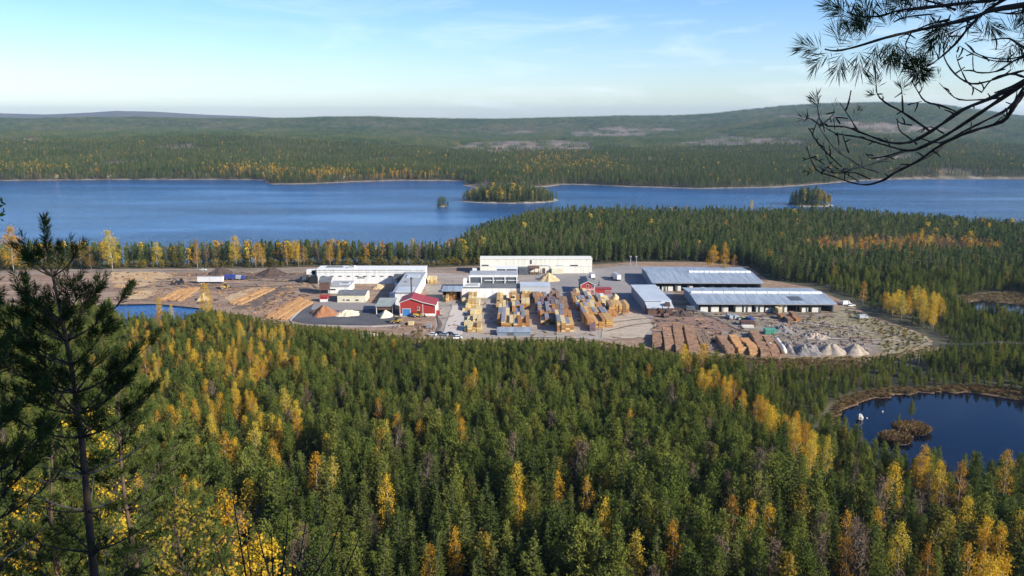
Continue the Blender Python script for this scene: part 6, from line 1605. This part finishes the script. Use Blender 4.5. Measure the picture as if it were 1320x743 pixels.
# big pine right of the camera: its boughs hang into the picture
def overhanging_pine():
    bx0, by0 = 4.7, .9; zb = gz(bx0, by0) - .2
    t = thing('overhanging_pine', 'large pine beside the lookout whose dark half-bare boughs hang against the sky', 'pine', (bx0, by0, zb)); rng = random.Random(2)
    O = Vector((bx0, by0, zb))
    MB().tube([(0, 0, 0), (.05, 0, 3), (-.05, .05, 6), (0, 0, 9.5)], [.20, .17, .12, .03], 12).build('trunk', M['pine_bark'], t, True)
    tufts = []
    def bough(pts, r0, r1, mat='twig_bark', name='bough'):
        k = len(pts)
        if r0 < .0101: r0 *= .66; r1 *= .40
        mb = MB().tube(pts, [(r0 + (r1 - r0) * i / (k - 1)) * (rng.uniform(.72, 1.32) if r0 < .0101 else 1) for i in range(k)], 6)
        if r0 < .0101:
            for i in range(2, k - 1, 2):          # short dead spurs and buds
                if rng.random() < .6:
                    q = pts[i] + Vector((rng.gauss(0, .5), rng.gauss(0, .5), rng.gauss(.25, .5))).normalized() * rng.uniform(.008, .034); mb.tube([pts[i], (pts[i] + q) / 2 + Vector((.002, 0, .001)), q], [.0022, .0019, .0013], 4)
        return mb.build(name, M[mat], t, True)
    C7 = lambda a, b: (1040 + a / 4.714, b / 4.714)
    C8 = lambda a, b: (1030 + a / 4.552, 100 + b / 4.552)
    def path(pl, cv, d0, d1):
        out = []; n = len(pl)
        for i, (a, b) in enumerate(pl):
            u, v = cv(a, b); out.append(Vector(at(u, v, d0 + (d1 - d0) * i / max(1, n - 1) + .025 * math.sin(i * 2.3 + a))) - O)
        # round the corners
        sm = []
        for i in range(n - 1):
            p0, p1, p2, p3 = out[max(i - 1, 0)], out[i], out[i + 1], out[min(i + 2, n - 1)]
            for s in (0, .33, .67):
                sm.append(.5 * ((2 * p1) + (p2 - p0) * s + (2 * p0 - 5 * p1 + 4 * p2 - p3) * s * s + (3 * p1 - p0 - 3 * p2 + p3) * s ** 3))
        return sm + [out[-1]]
    limbA = Vector((-.1, .05, 2.2)); limbB = Vector((-.1, .0, 2.75))
    bare = [
     ([(1560, -60), (1320, 40), (1180, 130), (1000, 250), (860, 340), (740, 400), (640, 430), (480, 390), (350, 350), (220, 330), (130, 280)], 2.0, 2.45, .0085, .003),
     ([(1560, -80), (1310, 30), (1130, 120), (960, 190), (830, 280), (700, 360), (620, 385), (520, 380), (380, 330), (270, 290), (165, 285), (120, 240), (108, 165)], 2.05, 2.3, .008, .003),
     ([(1560, -20), (1320, 95), (1250, 190), (1190, 260), (1000, 320), (880, 370), (780, 430), (700, 490), (560, 560), (500, 600), (400, 630), (300, 615), (200, 580), (100, 540), (45, 410)], 2.0, 2.4, .0085, .003),
     ([(1320, 60), (1230, 180), (1100, 250), (960, 320), (830, 385), (690, 350)], 2.15, 2.3, .006, .003),
     ([(760, 310), (690, 260), (600, 200), (510, 150), (460, 100), (452, 40)], 2.2, 2.3, .005, .003), ([(920, 200), (830, 165), (740, 140), (690, 70), (660, 20)], 2.2, 2.3, .004, .003), ([(610, 205), (605, 110), (600, 60)], 2.25, 2.25, .004, .002), ([(640, 160), (720, 140)], 2.25, 2.25, .003, .002),
     ([(1180, 120), (1080, 130), (940, 130), (870, 80), (820, 30)], 2.15, 2.2, .004, .002), ([(690, 390), (640, 350), (590, 310), (575, 240)], 2.3, 2.3, .004, .002), ([(660, 280), (600, 270), (570, 245)], 2.3, 2.3, .003, .002), ([(350, 325), (300, 240), (240, 150)], 2.35, 2.35, .004, .002), ([(275, 190), (290, 150), (305, 78)], 2.35, 2.35, .004, .004),
     ([(130, 280), (200, 220), (205, 185)], 2.4, 2.4, .003, .002), ([(240, 270), (205, 230), (210, 310)], 2.4, 2.4, .003, .002), ([(290, 440), (260, 350), (255, 320)], 2.4, 2.4, .003, .002), ([(250, 525), (150, 430), (100, 370), (82, 330), (110, 250), (130, 200)], 2.4, 2.4, .004, .002), ([(150, 510), (100, 480), (75, 470), (20, 490)], 2.4, 2.4, .003, .002), ([(235, 400), (225, 320)], 2.4, 2.4, .003, .002), ([(610, 430), (540, 455), (430, 475), (390, 445)], 2.35, 2.35, .004, .002), ([(850, 330), (770, 290), (690, 320)], 2.3, 2.3, .003, .002), ([(130, 285), (60, 240), (25, 260)], 2.4, 2.4, .003, .002), ([(1310, 120), (1240, 200), (1190, 240)], 2.15, 2.15, .004, .002), ([(420, 600), (330, 560), (200, 560), (120, 530)], 2.38, 2.4, .003, .002), ([(350, 610), (300, 580), (180, 500), (140, 380)], 2.38, 2.4, .003, .002)]
    for (pl, d0, d1, r0, r1) in bare: bough(path(pl, C8, d0, d1), r0, r1, name='bough' if len(pl) > 8 else 'twig')
    for (pl, d0, d1, r0, r1) in [([(900, 355), (780, 450), (650, 515), (530, 550)], 2.26, 2.3, .0045, .003), ([(640, 425), (500, 480), (370, 525), (200, 545), (100, 520)], 2.3, 2.35, .0045, .003), ([(480, 560), (370, 525), (300, 480), (220, 430), (150, 340), (110, 280)], 2.3, 2.38, .004, .003)]: bough(path(pl, C8, d0, d1), r0, r1, 'pale_twig', 'twig')  # sunlit twigs: the sunlight is put into their paler colour
    up = [([(1500, -30), (1320, 30), (1140, 60), (1000, 110), (840, 150), (650, 190), (480, 230), (300, 285), (180, 310), (110, 300)], 1.95, 2.2, .009, .004), ([(1400, -90), (1180, -10), (960, 20), (700, 50), (560, 65), (440, 100), (320, 100), (250, 75)], 2.0, 2.3, .008, .004), ([(1260, -40), (1100, 60), (1000, 150), (900, 270), (800, 360), (720, 415)], 2.05, 2.25, .007, .004), ([(1480, 320), (1320, 290), (1230, 235), (1120, 245)], 2.0, 2.1, .005, .003), ([(1330, 60), (1270, 85), (1140, 75)], 2.1, 2.1, .004, .003), ([(900, 60), (820, 30), (640, -20)], 2.1, 2.3, .006, .003), ([(640, 190), (600, 270), (620, 300)], 2.2, 2.2, .003, .002), ([(530, 135), (600, 105), (780, 85)], 2.2, 2.1, .003, .004), ([(870, 120), (740, 150), (560, 230)], 2.2, 2.2, .005, .003)]
    for (pl, d0, d1, r0, r1) in up: bough(path(pl, C7, d0, d1), r0, r1)
    for (pl, d0, d1, r0, r1) in [([(1400, 320), (1320, 340), (1220, 360), (1100, 350), (1020, 320), (975, 275)], 2.0, 2.1, .004, .002), ([(1320, 350), (1260, 370), (1150, 435), (1030, 440), (1010, 400), (1010, 300)], 2.0, 2.1, .004, .002), ([(1060, 560), (985, 510), (940, 430), (910, 340), (930, 280)], 2.1, 2.1, .003, .002), ([(1320, 430), (1200, 460), (1120, 490), (1000, 510), (900, 450), (835, 350), (835, 260)], 2.05, 2.15, .004, .003), ([(830, 290), (850, 240), (900, 190), (1010, 140)], 2.1, 2.1, .003, .003), ([(1250, 375), (1130, 370), (1010, 330), (930, 280)], 2.05, 2.1, .003, .002), ([(1320, 470), (1240, 450), (1130, 480), (1060, 566)], 2.05, 2.1, .004, .003), ([(1400, 420), (1300, 500), (1140, 566)], 2.0, 2.1, .006, .005)]: bough(path(pl, C7, d0, d1), r0, r1, name='twig')
    # needle shoots: point, the way the shoot points (picture points), number of needles
    def shoot(u, v, du, dv, n, d=2.2, sl=.05, nl=.052):
        p = Vector(at(u, v, d)); q = Vector(at(u + du, v + dv, d + rng.uniform(-.02, .02))); tufts.append((p - O, (q - p), sl, nl, n))
    for (a, b, da, db, n) in [(230, 75, -40, -20, 46), (280, 100, -30, -10, 30), (360, 100, -20, 10, 26), (100, 300, -40, -5, 44), (150, 310, -30, 25, 30), (210, 300, -10, -40, 30), (230, 310, -15, 40, 34), (290, 285, -10, -40, 34), (310, 300, 5, 40, 30), (370, 250, -10, -40, 36), (380, 220, -20, -30, 40), (400, 180, -20, -40, 34), (390, 130, -10, -30, 28), (430, 250, -10, 40, 34), (480, 240, 10, 40, 40), (500, 180, -10, -40, 30), (530, 230, -5, 40, 44), (560, 220, 5, 40, 40), (600, 290, 10, 40, 36), (600, 170, -5, -40, 30), (640, 280, 20, 30, 24), (650, 60, -10, -30, 40), (640, 40, -30, -10, 44), (600, 50, -30, -20, 34), (700, 30, 10, -30, 44), (720, 60, 20, 30, 30), (760, 40, 0, -30, 40), (820, 20, 0, -20, 40), (720, 130, -20, -30, 28), (800, 170, -20, 40, 34), (850, 150, -20, 40, 40), (880, 80, -10, -40, 46), (900, 120, 20, -30, 46), (870, 110, -20, 20, 46), (920, 80, 20, -30, 30), (1050, 90, 20, -30, 40), (1070, 80, 20, 30, 36), (1000, 100, -20, 20, 24), (1230, 220, 20, -30, 40), (1260, 230, 20, 20, 40), (1290, 210, 20, -20, 44), (1300, 260, 20, 30, 44), (1240, 250, -10, 30, 34), (1115, 245, -20, -20, 20), (1300, 40, 20, 40, 24)]:
        u, v = C7(a, b); shoot(u, v, da * .5, db * .5, int(n * 1.7), 2.2 + rng.uniform(-.08, .08))
    for k in range(14):
        an = k * .449; u, v = C7(680, 425); shoot(u, v, math.cos(an) * 10, math.sin(an) * 10, 22, 2.24 + rng.uniform(-.03, .03), .015, .042)
    for (a, b, da, db, n, nl) in [(108, 165, -10, -40, 28, .034), (115, 200, -10, -40, 14, .03), (452, 60, -5, -40, 26, .036), (460, 100, -20, 0, 14, .03), (605, 100, 0, -40, 16, .036), (690, 10, 10, -30, 30, .04), (60, 260, -30, -20, 10, .03), (320, 230, 20, -30, 10, .025), (820, 25, 0, -30, 8, .03), (205, 190, 0, -30, 6, .02), (90, 540, -30, 10, 10, .02)]:
        u, v = C8(a, b); shoot(u, v, da * .4, db * .4, int(n * 1.3), 2.3, .02, nl)
    # the rest of the crown, out of the picture, as real boughs with needles
    for k in range(78):
        az = rng.uniform(0, 6.283); z0 = rng.uniform(2.2, 9.3); L = (1.2 + 1.5 * (1 - abs(z0 - 4.8) / 5)) * rng.uniform(.6, 1.0)
        if math.cos(az) < -.15 and math.sin(az) > -.2 and z0 < 5.5: continue      # the picture's side carries the boughs above
        p0 = Vector((0, 0, z0)); pts = [p0 + Vector((math.cos(az) * q * L, math.sin(az) * q * L, (.25 * q + .1 * q * q) * L)) for q in (0, .35, .7, 1)]
        bough(pts, .03, .008)
        for c in range(14):
            q = rng.uniform(.3, 1); p = p0.lerp(pts[-1], q) + Vector((rng.gauss(0, .16), rng.gauss(0, .16), rng.gauss(.05, .1))); tufts.append((p, (math.cos(az) + rng.gauss(0, .6), math.sin(az) + rng.gauss(0, .6), rng.gauss(.4, .4)), .14, .09, 34))
    for tgt, lz in ((Vector(at(1362, -14, 2.0)) - O, 2.9), (Vector(at(1375, 75, 2.0)) - O, 2.4)):
        bough([Vector((-.1, 0, lz)), tgt * .5 + Vector((0, 0, lz * .5 + .15)), tgt], .035, .011)
    o = bpy.data.objects.new('needles', needle_mesh('needles', tufts, ND, .0021)); C.objects.link(o); o.parent = t
overhanging_pine()
rows = []  # pine out of view, added to cast shade on the close pines
for (x, y, h, lab) in [(8.6, -1.6, 11, 'unseen tall pine added on the lookout to shade the slender pine')]: rows.append((x, y, gz(x, y) - .1, h, 1, lab, None))
plant('pine_tree', PIN, HT['pine'], rows, 'pine')

# ------------------------------------------------------------------ air
hz, nt, out = newmat('haze_air')
pv = N(nt, 'ShaderNodeVolumePrincipled'); pv.inputs['Color'].default_value = (.50, .74, 1, 1); pv.inputs['Density'].default_value = HAZE = 4.8e-5; pv.inputs['Anisotropy'].default_value = .2
nt.links.new(pv.outputs[0], out.inputs['Volume'])
tag(MB().box(-15000, 15000, -14500, 15000, -10, 260).build('haze', hz), 'thin autumn haze filling the valley air', kind='stuff')

# ------------------------------------------------------------------ sky, sun, camera
EL, AZ = RD(27), math.atan2(.87, -.49)
w = bpy.data.worlds.new('World'); bpy.context.scene.world = w; w.use_nodes = True
nt = w.node_tree; nt.nodes.clear()
sk = N(nt, 'ShaderNodeTexSky', sky_type='NISHITA'); sk.sun_disc = False; sk.sun_elevation = EL; sk.sun_rotation = AZ; sk.altitude = 300; sk.air_density = 1.0; sk.dust_density = .6; sk.ozone_density = 1.6
tc = N(nt, 'ShaderNodeTexCoord'); sx = N(nt, 'ShaderNodeSeparateXYZ'); nt.links.new(tc.outputs['Generated'], sx.inputs[0])
# thin high cloud: streaks on a layer overhead
mp = N(nt, 'ShaderNodeMapping'); mp.inputs['Scale'].default_value = (2.6, 2.2, 15); mp.inputs['Rotation'].default_value = (0, RD(14), 0); nt.links.new(tc.outputs['Generated'], mp.inputs[0])
cn = N(nt, 'ShaderNodeTexNoise'); cn.inputs['Scale'].default_value = 2.3; cn.inputs['Detail'].default_value = 7; cn.inputs['Roughness'].default_value = .6; cn.inputs['Distortion'].default_value = .5; nt.links.new(mp.outputs[0], cn.inputs['Vector'])
cr = ramp(nt, [(.50, (0, 0, 0)), (.62, (.25, .25, .25)), (.85, (1, 1, 1))]); nt.links.new(cn.outputs['Fac'], cr.inputs[0])
east = N(nt, 'ShaderNodeMapRange'); nt.links.new(sx.outputs['X'], east.inputs[0]); east.inputs[1].default_value = -.35; east.inputs[2].default_value = .45; east.inputs[3].default_value = .25; east.inputs[4].default_value = .75
cm = N(nt, 'ShaderNodeMath', operation='MULTIPLY'); nt.links.new(cr.outputs[0], cm.inputs[0]); nt.links.new(east.outputs[0], cm.inputs[1])
blue = N(nt, 'ShaderNodeMix', data_type='RGBA', blend_type='MULTIPLY'); blue.inputs['Factor'].default_value = 1.0
gr = ramp(nt, [(0.0, (.94, 1.02, 1.22)), (.05, (.80, .92, 1.14)), (.12, (.60, .80, 1.10)), (.28, (.28, .54, .90)), (.6, (.30, .50, .86))]); nt.links.new(sx.outputs['Z'], gr.inputs[0])
nt.links.new(sk.outputs[0], blue.inputs[6]); nt.links.new(gr.outputs[0], blue.inputs[7])
mx = N(nt, 'ShaderNodeMix', data_type='RGBA'); nt.links.new(cm.outputs[0], mx.inputs['Factor']); nt.links.new(blue.outputs[2], mx.inputs[6]); mx.inputs[7].default_value = (7.6, 8.0, 8.5, 1)
bg = N(nt, 'ShaderNodeBackground'); bg.inputs['Strength'].default_value = .11; nt.links.new(mx.outputs[2], bg.inputs[0])
wo = N(nt, 'ShaderNodeOutputWorld'); nt.links.new(bg.outputs[0], wo.inputs[0])
sl = bpy.data.lights.new('sun', 'SUN'); sl.energy = 5.0; sl.angle = RD(.53); sl.color = (1.0, .93, .82)
so = bpy.data.objects.new('sun', sl); C.objects.link(so)
to_sun = Vector((.87 * math.cos(EL), -.49 * math.cos(EL), math.sin(EL)))
so.rotation_euler = to_sun.to_track_quat('Z', 'Y').to_euler(); so.location = (60, -60, 180)
cam = bpy.data.cameras.new('camera'); cam.sensor_width = 36; cam.lens = 36 * F / 1320; cam.clip_start = .05; cam.clip_end = 40000
co = bpy.data.objects.new('camera', cam); C.objects.link(co); co.location = (0, 0, H); co.rotation_euler = (math.pi / 2 - PITCH, 0, 0)
sc = bpy.context.scene; sc.camera = co
vs_ = sc.view_settings; vs_.view_transform = 'Standard'; vs_.look = 'None'; vs_.exposure = 0.7; vs_.gamma = 1; vs_.use_curve_mapping = False
sc.render.engine = 'CYCLES'
cy = sc.cycles; cy.max_bounces = 5; cy.diffuse_bounces = 2; cy.glossy_bounces = 2; cy.transmission_bounces = 3; cy.transparent_max_bounces = 4; cy.volume_bounces = 0
cy.use_denoising = True; cy.use_adaptive_sampling = True; cy.adaptive_threshold = .02; cy.caustics_reflective = False; cy.caustics_refractive = False
